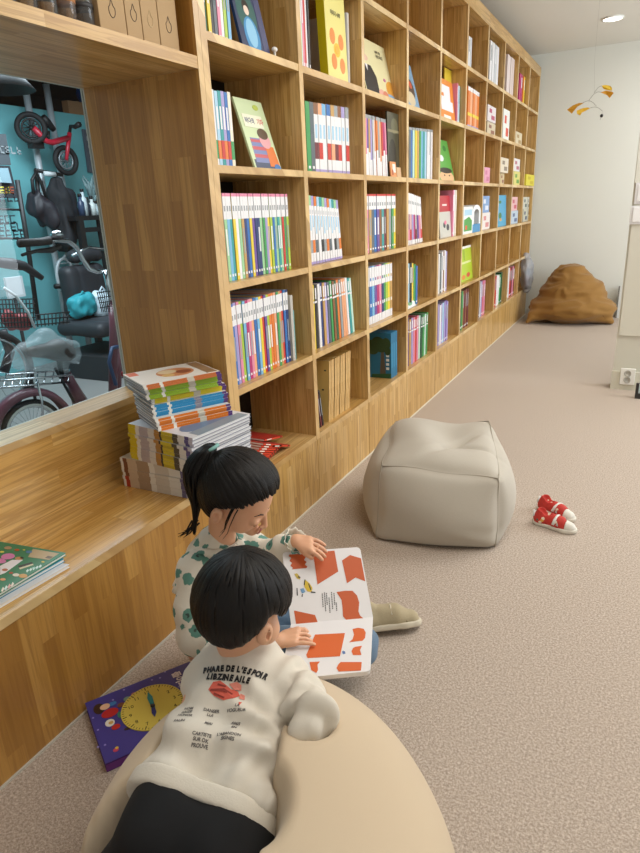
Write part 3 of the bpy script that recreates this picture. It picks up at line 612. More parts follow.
run(9, 1, 507, 514, 268, ['white', 'red', 'maroon', 'pink', 'maroon'], s_plain, d=.2, hv=.05)
def carton(name, label, pl, pr_, ytop, row, col, mark='#8a5a48', z=None, X=-.03, cat='box', dep=.12, grp=None):
    z = zb(row) if z is None else z; y0, y1 = Yof(pl, X, z), min(Yof(pr_, X, z), NC*CW-TV/2-.003); zt = Zof(ytop, X, y0)
    o = thing(name, (X-dep/2, (y0+y1)/2, z), label, cat, grp); w, h = y1-y0, zt-z
    MB().box(X-dep, X, y0, y1, z, zt, M(col, .5)).build('carton', o, bevel=.002)
    MB().box(X, X+.0008, y0+w*.2, y0+w*.5, z+h*.55, z+h*.8, M(mark, .5)).box(X, X+.0008, y0+w*.45, y0+w*.85, z+h*.15, z+h*.42, M(mark, .5)).build('printed_label', o)
    return zt
zt = carton('small_box', 'small beige box, lower of two stacked on fifth shelf up of seventh column', 487, 495, 121, 5, '#cdbfa4')
carton('small_box', 'small white box, upper of two stacked on fifth shelf up of seventh column', 487.5, 495.5, 104, 5, '#dcd4d6', '#b04a6a', z=zt+.0005, X=-.02)
carton('small_box', 'pink box on fourth shelf up of seventh bookcase column', 484, 489.5, 167, 4, '#dc9ab4', '#c87898')
zt = carton('small_box', 'white box with pink drawing, lower of two on third shelf up of seventh column', 481.5, 489.5, 213, 3, '#e4dcd8', '#d08a8a')
carton('small_box', 'blue box, upper of two on third shelf up of seventh column', 481.5, 489, 196, 3, '#7f9fcc', '#d8dcec', z=zt+.0005)
carton('tall_carton', 'tall white carton with red lettering on fifth shelf up of eighth column', 502.5, 508.5, 108, 5, '#e4e6e0', '#d0503a')
zt = carton('small_box', 'beige box, lower of two on fourth shelf up of eighth column', 500, 504, 173, 4, '#c9b68e')
carton('small_box', 'white box with dark edge, jutting upper one on fourth shelf of eighth column', 500.5, 508, 157, 4, '#d8ccb8', '#8a7a6a', z=zt+.0005, X=.0, dep=.15)
display('picture_book', 'bright blue picture book with green creature on third shelf up of eighth column', 498, 506, -.03, 3, .27, .05, .012, '#4aa3cc', art=[('e', '#3f7a4a', .25, .35, .18, .1), ('e', '#d8a03a', .3, .22, .12, .05), ('e', '#3f7a4a', .25, .78, .15, .05)])
display('picture_book', 'small pale picture book leaning beside the bright blue one on eighth column', 507, 510.5, -.04, 3, .12, .3, .006, '#cfd6dc', art=[('e', '#5a6a80', .5, .5, .3, .3)])
carton('small_box', 'beige box alone on fifth shelf up of ninth bookcase column', 515.5, 521.5, 131, 5, '#d3c6a8', '#a88a5a')
zt = carton('small_box', 'yellow box with green print, lower of two on fourth shelf of ninth column', 513.5, 519.5, 171, 4, '#d3cc7a', '#6a9a4a')
carton('small_box', 'white box, upper of two on fourth shelf up of ninth column', 513.5, 519.5, 158, 4, '#dcd8d8', '#b06a7a', z=zt+.0005)
zt = carton('small_box', 'pale blue box, lower of two on third shelf up of ninth column', 511, 517.5, 211, 3, '#b8c8d8', '#5a6a90')
carton('small_box', 'pink box, upper of two on third shelf up of ninth column', 511, 517, 197, 3, '#dcb0b4', '#c05a6a', z=zt+.0005)
carton('storage_box', 'bright yellow flat box on fourth shelf up of the farthest column', 526, 535.5, 174, 4, '#dccf3c', '#c8b420', X=.01, dep=.2)
for i, pl in enumerate((523, 527.6)):
    zt = carton('small_box', f'white and dark box, lower {["left", "right"][i]} of four stacked on third shelf of farthest column', pl, pl+4, 209, 3, '#c8c8b8', '#3a4a6a', grp='four boxes on the farthest column')
    carton('small_box', f'white and dark box, upper {["left", "right"][i]} of four stacked on third shelf of farthest column', pl, pl+4, 197, 3, '#cdcdc0', '#4a5a5a', z=zt+.0005, grp='four boxes on the farthest column')
# clear bag hanging at the far end
p = Vector((.012, YE-.24, B0+H*.5)); bgm = M('#b9bcc2', .35, Alpha=.55)
hb = thing('plastic_bag', (p.x, p.y, B0+.1), 'translucent grey plastic bag hanging at the far end of the bookcase', 'bag')
S = SDF((p.x-.08, p.y-.2, p.z-.25), (p.x+.14, p.y+.22, p.z+.28), .012); S.ell(p+Vector((.02, 0, -.02)), (.06, .14, .19), k=.02); S.cap(p+Vector((.01, 0, .1)), .06, p+Vector((.0, 0, .2)), .03, k=.05); S.build('bag_film', bgm, hb, disp=lambda V, N: nz(V, (25, 25, 14))*.02)
MB().ball(p+Vector((.02, -.02, -.09)), (.035, .08, .08), M('#6a3a40', .7), 12).ball(p+Vector((.02, .05, -.02)), (.03, .06, .08), M('#3a4a5c', .7), 12).build('contents', hb)
# ---------------------------------------------------------------- magazine stack on the bench
def flat_mag(name, label, c, ang, w, d, t, cov, spine_bands, group, art=None, right=False):
    """c: front-left lower corner, w along the spine (x), d depth (y)"""
    o = thing(name, c, label, 'magazine', group); T = Matrix.Translation(c) @ Matrix.Rotation(ang, 4, 'Z')
    MB().box(.001, w-.002, .001, d-.002, .0022, t-.0008, M('#dfe0e2', .8), T).build('pages', o)
    mb = MB(); mb.box(0, w, 0, d, 0, .0022, M('#8b8d99', .5), T).box(0, w, 0, d, t-.0008, t, M(cov, .35), T)
    for f0, f1, col in spine_bands: mb.box(w*f0, w*f1, -.0008, .0, 0, t, M(col, .35), T)
    mb.build('cover', o)
    if art:
        m2 = MB()
        for k, (kind, col, *a) in enumerate(art):
            hh = .0003+.0001*k
            if kind == 'r': m2.box(a[0]*w, a[2]*w, a[1]*d, a[3]*d, t, t+hh, M(col, .4), T)
            else: m2.prism([(a[0]*w+a[2]*w*math.cos(q*PI/10), a[1]*d+a[3]*d*math.sin(q*PI/10)) for q in range(20)], t, t+hh, M(col, .4), T)
        m2.build('cover_picture', o)
    return o
z = .4065; rr = random.Random(3)
for i in range(8):
    t = .0125; a = -.05+rr.uniform(-.012, .012)
    flat_mag('magazine', f'white magazine with brown print, {ORD[i]} from bottom of the stack on the bench', (-.263+rr.uniform(-.003, .003), -.312, z), a+.06, .282, .22, t, '#e6e2d8',
             [(0, .04, '#e8e6e0'), (.04, .10, '#7a4a34' if i > 2 else '#b0402e'), (.10, .24, '#c9b49c'), (.24, .42, '#a8917a'), (.42, .5, '#e6e3dc'), (.5, .7, '#cfc8be'), (.7, .86, '#e2e0da'), (.86, .92, '#6a6488'), (.92, .96, '#b8b6c8'), (.96, 1, '#4a4a7a')], 'lower white magazines of the stack')
    z += t+.0002
for i in range(11):
    t = .0108; a = -.13+rr.uniform(-.012, .012)
    flat_mag('magazine', f'white magazine with yellow spine blocks, {ORD[i]} from bottom of the middle group in the stack', (-.224+.0008*i+rr.uniform(-.003, .003), -.303+rr.uniform(-.002, .002), z), a, .292, .262, t, '#dcdde2',
             [(0, .12, '#d9c42e'), (.12, .18, '#e8e6e0'), (.18, .32, '#b9aeb4'), (.32, .42, '#ded9d4'), (.42, .50, '#b98a4e'), (.50, .53, '#3a3a3c'), (.53, .7, '#d5c440' if i % 3 else '#c0ae38'), (.7, .78, '#55534a'), (.78, .88, '#e6e4e0'), (.88, .94, '#5a5490'), (.94, 1, '#c8c8d8')], 'middle magazines of the stack with yellow blocks',
             art=[('r', '#d8a08a', .35, .25, .6, .8), ('e', '#6a86a8', .75, .5, .18, .4), ('e', '#c86a4a', .5, .3, .1, .2), ('r', '#8a9aa8', .85, .1, 1, .95)] if i == 10 else None)
    z += t+.0002
def group(n, colr, nm, c0, ang, dang, dx, w=.252, d=.185, art=None, thick=.0074):
    global z
    for i in range(n):
        flat_mag('comic_magazine', f'{nm} spined comic magazine, {ORD[i]} from the bottom of the {nm} group atop the stack', (c0[0]+dx*i+rr.uniform(-.003, .003), c0[1]+rr.uniform(-.003, .003), z), ang+dang*i+rr.uniform(-.01, .01), w, d, thick, '#e9e7e0',
                 [(0, .04, '#e6e4de'), (.04, .2, colr), (.2, .24, '#f0eee6'), (.24, .55, colr), (.55, .64, '#8a8a9a' if nm == 'blue' else '#cfc8b8'), (.64, .94, colr), (.94, 1, '#5a3a7a')], f'{nm} comic magazines on the stack', art=art if i == n-1 else None)
        z += thick+.0002
group(5, '#dd7a26', 'orange', (-.067, -.333), 1.05, .0, -.001)
group(5, '#2f8fc4', 'blue', (-.090, -.315), 1.04, .0, -.001)
group(3, '#dccb28', 'yellow', (-.10, -.308), 1.04, .0, -.001)
group(5, '#93b830', 'green', (-.088, -.335), 1.06, .0, -.001)
group(2, '#c8703c', 'rust', (-.074, -.360), 1.08, .0, -.001, art=[('r', '#e9e4dc', 0, 0, .99, .98), ('e', '#c9855a', .55, .5, .24, .3), ('e', '#e0c8a0', .47, .6, .12, .14), ('e', '#8a4a30', .65, .45, .1, .12), ('e', '#d8b070', .42, .36, .08, .1), ('r', '#d8683c', .02, .72, .14, .97), ('r', '#9a7a5a', .84, .05, .98, .95)])
# ---------------------------------------------------------------- books at the left end of the bench
def slab(name, label, cs, z0, t, col, cat='book', edge='#e8e6e0'):
    """cs: four corners (xy) of a lying book, spine along the first side"""
    o = thing(name, (sum(c[0] for c in cs)/4, sum(c[1] for c in cs)/4, z0), label, cat)
    P = [Vector((c[0], c[1], 0)) for c in cs]; cen = sum(P, Vector())/4; Q = [cen+(p-cen)*.985 for p in P]
    MB().prism([(q.x, q.y) for q in Q], z0+.0015, z0+t-.0015, M(edge, .8)).build('pages', o)
    mb = MB(); mb.prism([(p.x, p.y) for p in P], z0, z0+.0018, M(col, .3)); mb.prism([(p.x, p.y) for p in P], z0+t-.0018, z0+t, M(col, .3))
    mb.build('cover', o, bevel=.0012); return o
zz = .4062
cw = Vector((-.026, -.761, 0)); ex = nrm((-.2, -.03, 0)); ey = nrm((-.06, -1, 0))
def rect(c, ex, ey, w, h): return [c, c+ex*w, c+ex*w+ey*h, c+ey*h]
slab('picture_book', 'white hardback at the bottom of the small pile on the bench', rect(cw, ex, ey, .25, .3), zz, .010, '#e3e5ea')
slab('picture_book', 'blue edged book in the middle of the small pile on the bench', rect(Vector((-.045, -.757, 0)), ex, ey, .25, .3), zz+.0102, .010, '#2c8cae')
g_o = Vector((-.05, -.745, 0)); gx = nrm((-.235, -.03, 0)); gy = nrm((.0, -1, 0))
gb = slab('activity_book', 'green book cover dotted with small food drawings, topmost on the bench', rect(g_o, gx, gy, .25, .31), zz+.0204, .009, '#1d7a55')
GZ = zz+.0294
GT = frame(g_o+Vector((0, 0, GZ)), gx, gy, (0, 0, -1))    # x across to the wall, y towards the camera side
GT = frame(g_o+gx*0+gy*0+Vector((0, 0, GZ)), gx, gy, gx.cross(gy))
mb = MB(); sg = 1 if gx.cross(gy).z > 0 else -1
def gp(px, py, r1, r2, col, n=12, a=0):
    q = on(px, py, 2, GZ); mb.prism([(q.x+r1*math.cos(k*2*PI/n+a), q.y+r2*math.sin(k*2*PI/n+a)) for k in range(n)], GZ, GZ+.0006, M(col, .4))
def gq(pts, col, e=.0005):
    vs = [on(a, b, 2, GZ) for a, b in pts]; mb.prism([(v.x, v.y) for v in vs], GZ, GZ+e, M(col, .4))
gq([(33, 549), (59, 553.5), (49, 560), (28, 557)], '#b9a27c'); gq([(48, 556), (53, 557), (50, 559), (45, 558)], '#6a5a44', .0008)
gq([(0, 566), (12, 560), (23, 560), (5, 573), (0, 575)], '#e8e4e8'); gp(8, 556.5, .02, .014, '#d684b8'); gp(0, 561, .02, .01, '#d684b8')
for a, b, r, c in ((17, 550, .008, '#b5502c'), (22, 558, .006, '#3a3a38'), (29, 552, .01, '#3c78a0'), (19, 558.5, .012, '#c08a5a'), (5, 570, .009, '#b56a4a'), (3, 579.5, .008, '#e0a070'), (16, 575, .010, '#e4d8c8'), (23, 576, .013, '#cf9a4c'), (2, 552, .007, '#d8d060'), (8, 548, .012, '#a98a6a'), (11, 573, .006, '#b8482c'), (34, 568, .005, '#9fd0c0'), (24, 550, .004, '#d8c850'), (43, 562, .005, '#d8b83c')): gp(a, b, r, r*.6, c)
gq([(18, 566), (32, 562), (33, 563.5), (19, 568)], '#2c2f2a'); gq([(19, 568), (33, 563.8), (33.5, 565), (20, 569.5)], '#d8cfb0')
for i in range(5): gq([(26+i*3.2, 571-i*1.1), (28+i*3.2, 569-i*1.1), (29+i*3.2, 570.5-i*1.1), (27+i*3.2, 572.5-i*1.1)], '#cfe6e0')
for i in range(4): gq([(1+i*3.2, 591-i*1.6), (3+i*3.2, 587-i*1.6), (4.5+i*3.2, 588.5-i*1.6), (2.5+i*3.2, 592-i*1.6)], ['#e8dccc', '#cfe6e0', '#e0a8a0', '#e8dccc'][i])
mb.build('cover_drawings', gb)
# ---------------------------------------------------------------- clock picture book on the carpet
TZ = .024; A = on(85, 703, 2, TZ); Bc = on(183, 664, 2, TZ); Cc = on(112, 762, 2, TZ)
ux = (Bc-A); ux.z = 0; ux.normalize(); vy = Vector((ux.y, -ux.x, 0)); hgt = (Cc-A).dot(vy); wid = .295
cb_ = thing('clock_picture_book', A+ux*.14+vy*.1-Vector((0, 0, TZ)), 'thick purple picture book with yellow clock face lying on the carpet by the bench', 'book')
TT = frame(A-Vector((0, 0, TZ)), ux, vy, (0, 0, 1))      # left-handed is fine for coordinates
def cq(a, b): return tuple((A+ux*a+vy*b).to_2d())
def slabq(name, poly, z0, z1, col, r=.35):
    MB().prism([cq(*q) for q in poly], z0, z1, M(col, r)).build(name, cb_, bevel=.0008)
slabq('pages', [(.003, .003), (wid-.003, .003), (wid-.003, hgt-.003), (.003, hgt-.003)], .003, TZ-.003, '#d8cfd8', .8)
slabq('front_cover', [(0, 0), (wid, 0), (wid, hgt), (0, hgt)], TZ-.003, TZ, '#453f94'); slabq('back_cover', [(0, 0), (wid, 0), (wid, hgt), (0, hgt)], 0.0005, .003, '#4a2a6a'); slabq('spine', [(0, hgt-.003), (wid, hgt-.003), (wid, hgt), (0, hgt)], .0005, TZ-.0, '#6a2a7c')
def onb(x, y): v = on(x, y, 2, TZ); return (v.x, v.y)
cen = on(153, 707, 2, TZ); R_ = .082
MB().prism([(cen.x+R_*math.cos(k*PI/24), cen.y+R_*math.sin(k*PI/24)) for k in range(48)], TZ, TZ+.0025, M('#e3cf5e', .4)).build('clock_face', cb_)
mb = MB(); m2 = MB()
a0 = math.atan2(ux.y, ux.x)
for k in range(60):
    q = a0+k*PI/30; r0 = R_*(.90 if k % 5 else .84)
    d1 = Vector((math.cos(q), math.sin(q), 0)); n1 = Vector((-d1.y, d1.x, 0))*(.0006 if k % 5 else .0012); P0 = cen+d1*r0; P1 = cen+d1*R_*.97
    mb.prism([((P0+n1).x, (P0+n1).y), ((P1+n1).x, (P1+n1).y), ((P1-n1).x, (P1-n1).y), ((P0-n1).x, (P0-n1).y)], TZ+.0025, TZ+.003, M('#4a4220', .5))
mb.build('minute_marks', cb_)
top = -vy
for k in range(12):
    q = k+1; ang = q*PI/6; d1 = (top*math.cos(ang)+ux*math.sin(ang)); P0 = cen+d1*R_*.72
    T = frame(Vector((P0.x, P0.y, TZ+.0031))+vy*.006, ux, top, (0, 0, 1)); text(str(q), .016, M('#3a341c', .5), T, 'numeral', cb_)
for nm, L_, w_, dr, colr in (('minute_hand', .058, .007, nrm(cen-Vector((on(140, 716, 2, TZ)))), '#1f8f92'), ('hour_hand', .042, .006, None, '#1c2c7c')):
    if dr is None: dr = nrm(on(156, 722, 2, TZ)-cen)
    else: dr = nrm(on(147, 690, 2, TZ)-cen)
    n1 = Vector((-dr.y, dr.x, 0)); P0, P1, Pm = cen-dr*.008, cen+dr*L_, cen+dr*L_*.6
    MB().prism([((P0+n1*w_*.6).x, (P0+n1*w_*.6).y), ((Pm+n1*w_).x, (Pm+n1*w_).y), (P1.x, P1.y), ((Pm-n1*w_).x, (Pm-n1*w_).y), ((P0-n1*w_*.6).x, (P0-n1*w_*.6).y)], TZ+.0033, TZ+.0045, M(colr, .3)).build(nm, cb_)
MB().lathe([(.006, 0), (.006, .003)], M('#2a2a30', .3), 14, Matrix.Translation((cen.x, cen.y, TZ+.003))).build('hand_pin', cb_)
mb = MB()
def cd_(px, py, r1, r2, col, e): v = on(px, py, 2, TZ); mb.prism([(v.x+r1*math.cos(k*PI/8)*ux.x-r2*math.sin(k*PI/8)*ux.y, v.y+r1*math.cos(k*PI/8)*ux.y+r2*math.sin(k*PI/8)*ux.x) for k in range(16)], TZ, TZ+e, M(col, .4))
cd_(110, 713, .022, .016, '#c2272c', .0008); cd_(99, 709, .014, .02, '#3a2418', .001); cd_(105, 707, .013, .011, '#eec2a0', .0013); cd_(112, 704, .012, .007, '#3f7fc0', .001); cd_(110, 723, .012, .013, '#efece2', .001); cd_(116, 727, .011, .009, '#c8302c', .0013); cd_(111, 723, .006, .005, '#d8b060', .0014)
cd_(121, 705, .010, .008, '#7a4a30', .0009); cd_(127, 699, .009, .008, '#7a9a8a', .0011); cd_(134, 694, .008, .006, '#b06a7a', .001); cd_(120, 715, .006, .012, '#3c8a6a', .001); cd_(131, 727, .018, .006, '#3a2c26', .0008)
for q in ((98, 730), (105, 745), (116, 748), (152, 680), (160, 678), (113, 700), (93, 718), (124, 690), (98, 747), (165, 672)): cd_(*q, .0028, .0028, '#9a90d8', .0006)
cd_(116, 750, .007, .006, '#c84a6a', .0008); cd_(117, 748, .004, .004, '#e0c040', .0011)
mb.build('cover_drawings', cb_)
for i, (s_, px, py, sz) in enumerate((('돌이와', 176, 681, .032), ('시간', 184, 688, .034))):
    q = on(px, py, 2, TZ); T = frame(Vector((q.x, q.y, TZ+.0012)), -vy*-1, ux, (0, 0, 1)); T = frame(Vector((q.x, q.y, TZ+.0012)), vy, ux, (0, 0, 1)); text(s_, sz*.8, M('#eeeaf6', .4), T, 'cover_lettering', cb_, bold=.0012)
# ---------------------------------------------------------------- on the overhead shelf
zt = OH+.0165
for i, (a, b) in enumerate(((100, 127), (127.5, 143), (143.5, 160), (160.5, 179))):
    y0 = Yof(a+1.5, -.035, zt); y1 = Yof(b+1.5, -.035, zt)
    o = thing('kraft_box', (-.1, (y0+y1)/2, zt), ['brown kraft box with drop outline, leftmost on the shelf over the window', 'brown kraft box with drop outline, second on the shelf over the window', 'brown kraft box with pale faint emblem, third on the shelf over the window', 'brown kraft box with drop outline, beside the end panel over the window'][i], 'box', 'kraft boxes over the window')
    MB().box(-.16, -.035, y0, y1-.001, zt, zt+.27, M('#b3956c', .7)).build('carton', o, bevel=.0015)
    yc = (y0+y1)/2; zc = Zof([10, 14, 20, 26][i], -.035, yc); c = M('#4a3c30' if i != 2 else '#c8b088', .6); s_ = .011
    mb = MB(); mb.tube([(-.0345, yc+s_*math.sin(t)*(1 if math.cos(t) < .3 else (1-(math.cos(t)-.3)/.7)), zc+s_*1.5*math.cos(t)+(.006 if math.cos(t) > .8 else 0)) for t in [k*2*PI/20 for k in range(20)]], .0009, c, 5, closed=True); mb.build('drop_outline', o)
gls = M('#d6dadc', .05, Transmission_Weight=.9, IOR=1.4)
for i in range(11):
    yy = -.392-i*.056; o = thing('glass_bottle', (-.07, yy, zt), f'clear glass bottle, {ORD[i]} to the left of the kraft boxes over the window', 'bottle', 'glass bottles over the window')
    T = Matrix.Translation((-.07, yy, zt)); MB().lathe([(.022, 0), (.0265, .004), (.027, .12), (.024, .14), (.012, .165), (.012, .19)], gls, 18, T).build('bottle_body', o)
    MB().lathe([(.014, .185), (.014, .21)], M(['#2a2a2c', '#a9764a', '#8a8f92'][i % 3], .4), 14, T).build('cap', o); MB().lathe([(.0278, .05), (.0278, .06+.012*(i % 3))], M(['#3a3a3c', '#c98a5a', '#7d8488', '#2c2a28'][i % 4], .5), 18, T).build('paper_band', o)
# ---------------------------------------------------------------- bicycle shop beyond the glass
XT = -3.7
st(MB().box(-5.6, XW-.085, -2.9, 7.5, -.1, 0, W_Z if 0 else M('#8b8885', .45)), 'floor_shop')
st(MB().box(XT-.08, XT, -2.9, 7.5, 0, 2.19, M('#7cc4ca', .6)), 'wall_shop')
st(MB().box(-5.7, -5.6, -2.9, 7.5, 0, 2.7, M('#3a3c40', .8)), 'wall_shop_back')
st(MB().box(-5.7, XW-.085, -2.9, 7.5, 2.7, 2.8, M('#3c3d42', .8)), 'ceiling_shop')
def W(px, py, X): return on(px, py, 0, X)
BLK = M('#1b1b1d', .5); CHR = M('#c9ccd0', .18, 1.); RUB = M('#1e1d1f', .7); ALU = M('#c4c8cc', .35, .25); MAR = M('#6b3f4a', .3)
def wheel(root, c, r, ax, tyre=RUB, rim=CHR, spokes=16, tr=.02, wall=None, spoke_r=.0015):
    """wheel around c in the plane spanned by ax[0], ax[1]"""
    T = frame(c, ax[0], ax[1], nrm(ax[0]).cross(nrm(ax[1])))
    def ring(R, n=36): return [(R*math.cos(k*2*PI/n), R*math.sin(k*2*PI/n), 0) for k in range(n)]
    o = MB().tube(ring(r-tr), tr, tyre, 10, T, True).build('tyre', root)
    if wall: MB().tube(ring(r-tr*1.9), tr*.62, wall, 8, T @ Matrix.Translation((0, 0, .006)), True).tube(ring(r-tr*1.9), tr*.62, wall, 8, T @ Matrix.Translation((0, 0, -.006)), True).build('whitewall', o)
    rm = MB().tube(ring(r-tr*2.6), tr*.4, rim, 8, T, True).build('rim', root)
    mb = MB()
    for k in range(spokes):
        a = 2*PI*k/spokes; b = a+.3*(1 if k % 2 else -1)
        mb.tube([(.012*math.cos(b), .012*math.sin(b), .012*(1 if k % 2 else -1)), ((r-tr*2.6)*math.cos(a), (r-tr*2.6)*math.sin(a), 0)], spoke_r, rim, 5, T)
    mb.build('spokes', rm); MB().tube([(0, 0, -.03), (0, 0, .03)], .016, rim, 12, T).build('hub', root)
# hanging balance bike
X = -3.45; bb = thing('balance_bike', W(45, 140, X), 'small red balance bike with black wheels hung on a pole against the teal wall', 'bicycle')
s1 = (W(31, 128, X), W(66, 160.5, X)); Y1, Z1 = Vector((.12, 1, 0)).normalized(), Vector((0, 0, 1))
rw = .125
wheel(bb, s1[0], rw, (Y1*.84+Vector((.5, 0, 0)), Z1), spokes=12, tr=.022, rim=BLK, spoke_r=.004); wheel(bb, s1[1], rw, (Y1, Z1), spokes=14, tr=.022, rim=M('#8d9094', .4, .5), spoke_r=.003)
rdm = M('#c0283c', .3)
MB().tube([s1[0]+Vector((.03, 0, 0)), W(46, 141, X+.04), W(52, 142.5, X+.04), W(68, 138, X+.03)], .024, rdm, 10).build('frame', bb)
MB().tube([W(69.5, 133, X+.03), W(68, 146, X+.03), W(66.5, 160, X+.035)], [.02, .018, .014], rdm, 8).build('fork', bb)
MB().tube([W(48, 140, X+.03), W(48.5, 131, X+.03)], .012, BLK, 8).build('seat_post', bb); MB().tube([W(42.5, 117, X+.03), W(47, 122, X+.03), W(54, 130, X+.03)], [.03, .034, .022], BLK, 10).build('saddle', bb)
MB().tube([W(69.5, 134, X+.03), W(70.5, 126, X+.03), W(75, 127, X+.14), W(79, 124.5, X+.26)], [.014, .014, .018, .024], BLK, 8).build('handlebar', bb)
MB().box(-.03, .03, -.06, .06, -.02, .05, BLK, Matrix.Translation(W(36, 146, X-.02))).build('bracket', bb)
# pale poles from floor to ceiling
for i, (a, b, bt) in enumerate((((25.5, 80), (37, 215), (46, 290)), ((47.5, 84), (56, 150), (62, 330)))):
    p0 = W(*a, X-.1); o = thing('display_pole', (X-.1, W(*b, X-.1).y, 0), ['silver display pole behind the balance bike, left one', 'silver display pole behind the balance bike, right one'][i], 'pole', 'silver display poles')
    yy = p0.y; MB().tube([(X-.12, yy, 0), (X-.12, yy, p0.z)], .028, ALU, 12).build('pole_tube', o); MB().tube([(X-.12, yy, p0.z), (X-.12, yy, p0.z+.04)], .034, BLK, 12).build('end_cap', o)
# coats, bags
def blobthing(name, label, cat, pts, m, X, vox=.014, part='body', disp=None, k=.03, flat=.5, extra=None):
    P = [(W(px, py, X), r) for px, py, r in pts]
    lo = [min(p[0][i] for p in P)-.25 for i in range(3)]; hi = [max(p[0][i] for p in P)+.25 for i in range(3)]
    S = SDF(lo, hi, vox)
    for (a, ra), (b, rb) in zip(P, P[1:]): S.cap(a, ra, b, rb, k)
    lw = [min(p[0].z for p in P)]; o = thing(name, (X, P[0][0].y, lw[0]), label, cat); S.build(part, m, o, disp=disp); return o
nd = lambda V, N: nz(V, (14, 14, 3.2))*.05+nz(V, (30, 30, 6), 3)*.012
co = blobthing('hanging_coat', 'black coat hanging from a hook on the teal wall', 'coat', [(57, 182, .05), (59, 198, .08), (62, 218, .10), (64, 238, .11)], M('#202227', .8), X, disp=nd)
c2 = blobthing('hanging_coat', 'dark grey jacket hanging right beside the black coat', 'coat', [(67, 196, .05), (69, 212, .07), (73, 230, .07)], M('#2b2e36', .8), X-.05, disp=nd)
MB().tube([W(56, 172, X), W(57, 182, X)], .012, BLK, 6).build('hook', co)
tb = blobthing('tote_bag', 'dark leather tote bag hanging left of the black coat', 'bag', [(36, 198, .06), (40, 207, .09), (46, 218, .09)], M('#26232a', .5), X+.05, disp=nd)
MB().tube([W(34, 197, X+.05), W(32, 180, X+.05), W(36, 172, X+.05), W(41, 182, X+.05), W(49, 207, X+.05)], .014, BLK, 8).build('strap', tb)
br = thing('wall_bracket', W(45, 175, X), 'black and white bracket arm holding the hanging bags', 'bracket')
MB().tube([W(35, 170, X), W(50, 173, X), W(62, 175, X)], .016, BLK, 8).build('arm', br); MB().tube([W(44, 173.5, X+.02), W(55, 174.5, X+.02)], .02, M('#d9dcdd', .5), 8).build('sleeve', br); MB().tube([W(36, 170, X), W(40, 215, X)], .018, BLK, 8).build('drop_bar', br)
# posters
def glyphs(o, q, sz, n, m, seed):
    r_ = random.Random(seed); mb = MB(); y = q.y      # small unreadable print: strokes only
    for k in range(n):
        w_ = sz*r_.uniform(.45, .7)
        for f_ in (0, .45, .9):
            if r_.random() < .8: mb.box(q.x, q.x+.003, y, y+w_, q.z+sz*f_*.8, q.z+sz*(f_*.8+.14), m)
        mb.box(q.x, q.x+.003, y+w_*r_.random()*.8, y+w_*.2+w_*.7, q.z, q.z+sz*.2, m).box(q.x, q.x+.003, y, y+sz*.12, q.z, q.z+sz*.85, m); y += w_*1.35
    mb.build('lettering', o)
def panel(name, label, cat, pts, X, m, lines=None, th=.02):
    v = [W(*p, X) for p in pts]; o = thing(name, (X, v[0].y, min(q.z for q in v)), label, cat); n = len(v)
    vs = [tuple(q) for q in v]+[(X-th, q.y, q.z) for q in v]; MB().add(vs, [tuple(range(n)), tuple(range(n, 2*n))[::-1]]+[(k, (k+1) % n, n+(k+1) % n, n+k) for k in range(n)], m).build('sheet', o)
    for (s_, px, py, sz, c) in lines or []:
        glyphs(o, W(px, py, X+.004), sz, s_, M(c, .6), px)
    return o
panel('wall_poster', 'grey poster with small white text on the teal wall beside the window frame', 'poster', [(83, 129), (94.5, 131.5), (103, 175), (89, 172)], XT+.03, M('#5f626c', .6), [(4, 87, 141, .05, 'white'), (8, 88.5, 148, .03, 'white'), (8, 89.5, 154, .03, 'white'), (7, 90.5, 160, .03, 'white')])
panel('wall_poster', 'dark upper poster with photo at the left edge of the window', 'poster', [(-12, 134), (6, 134), (11, 165), (-8, 165)], -3.2, M('#4d5358', .6), [(5, -4, 153, .06, 'grey')])
panel('wall_poster', 'dark lower poster with grey rim at the left edge of the window', 'poster', [(-12, 165), (10, 166), (18, 198), (-8, 198)], -3.2, M('#30343a', .6))
panel('wall_poster', 'pale blue sheet on the poster at left edge of the window', 'poster', [(-10, 168), (8, 168), (12, 183), (-8, 182)], -3.17, M('#8fa9b4', .5))
sg_ = panel('window_sign', 'rack with colourful lettering rows at left edge behind the window', 'sign', [(-10, 200), (19, 198), (34, 285), (2, 290)], -3.3, M('#6fb3b6', .6), None)
for i, (s_, px, py, sz, c) in enumerate(((2, 0, 194, .06, '#d8c83a'), (2, 6, 194, .06, '#b0563a'), (3, 0, 202, .07, '#3a4048'), (3, 0, 224, .07, '#2f3a44'), (4, 0, 232, .07, '#2f3a44'), (4, 0, 240, .07, '#2f3a44'))):
    glyphs(sg_, W(px, py, -3.14), sz, s_, M(c, .5), i)
rk = thing('wire_rack', (-3.02, W(25, 240, -3.02).y, 0), 'black metal rack upright standing left of the display poles', 'rack')
MB().tube([W(17, 180, -3.02), W(27, 240, -3.02), W(38, 320, -3.02)], .018, BLK, 8).build('upright', rk)
for yy_ in (209, 238): MB().tube([W(0, yy_, -3.02), W(24, yy_+1, -3.02)], .008, BLK, 6).build('rail', rk)
ct = thing('clipped_notice', W(10, 285, -2.6), 'white paper notice on a board among the bicycles', 'notice'); a, b = W(5, 278, -2.6), W(26, 296, -2.6)
MB().box(-2.62, -2.6, a.y, b.y, b.z, a.z, M('#d9dee2', .5)).build('sheet', ct); MB().tube([(-2.63, (a.y+b.y)/2, 0), (-2.63, (a.y+b.y)/2, b.z+.05)], .012, BLK, 8).build('stand_pole', ct)
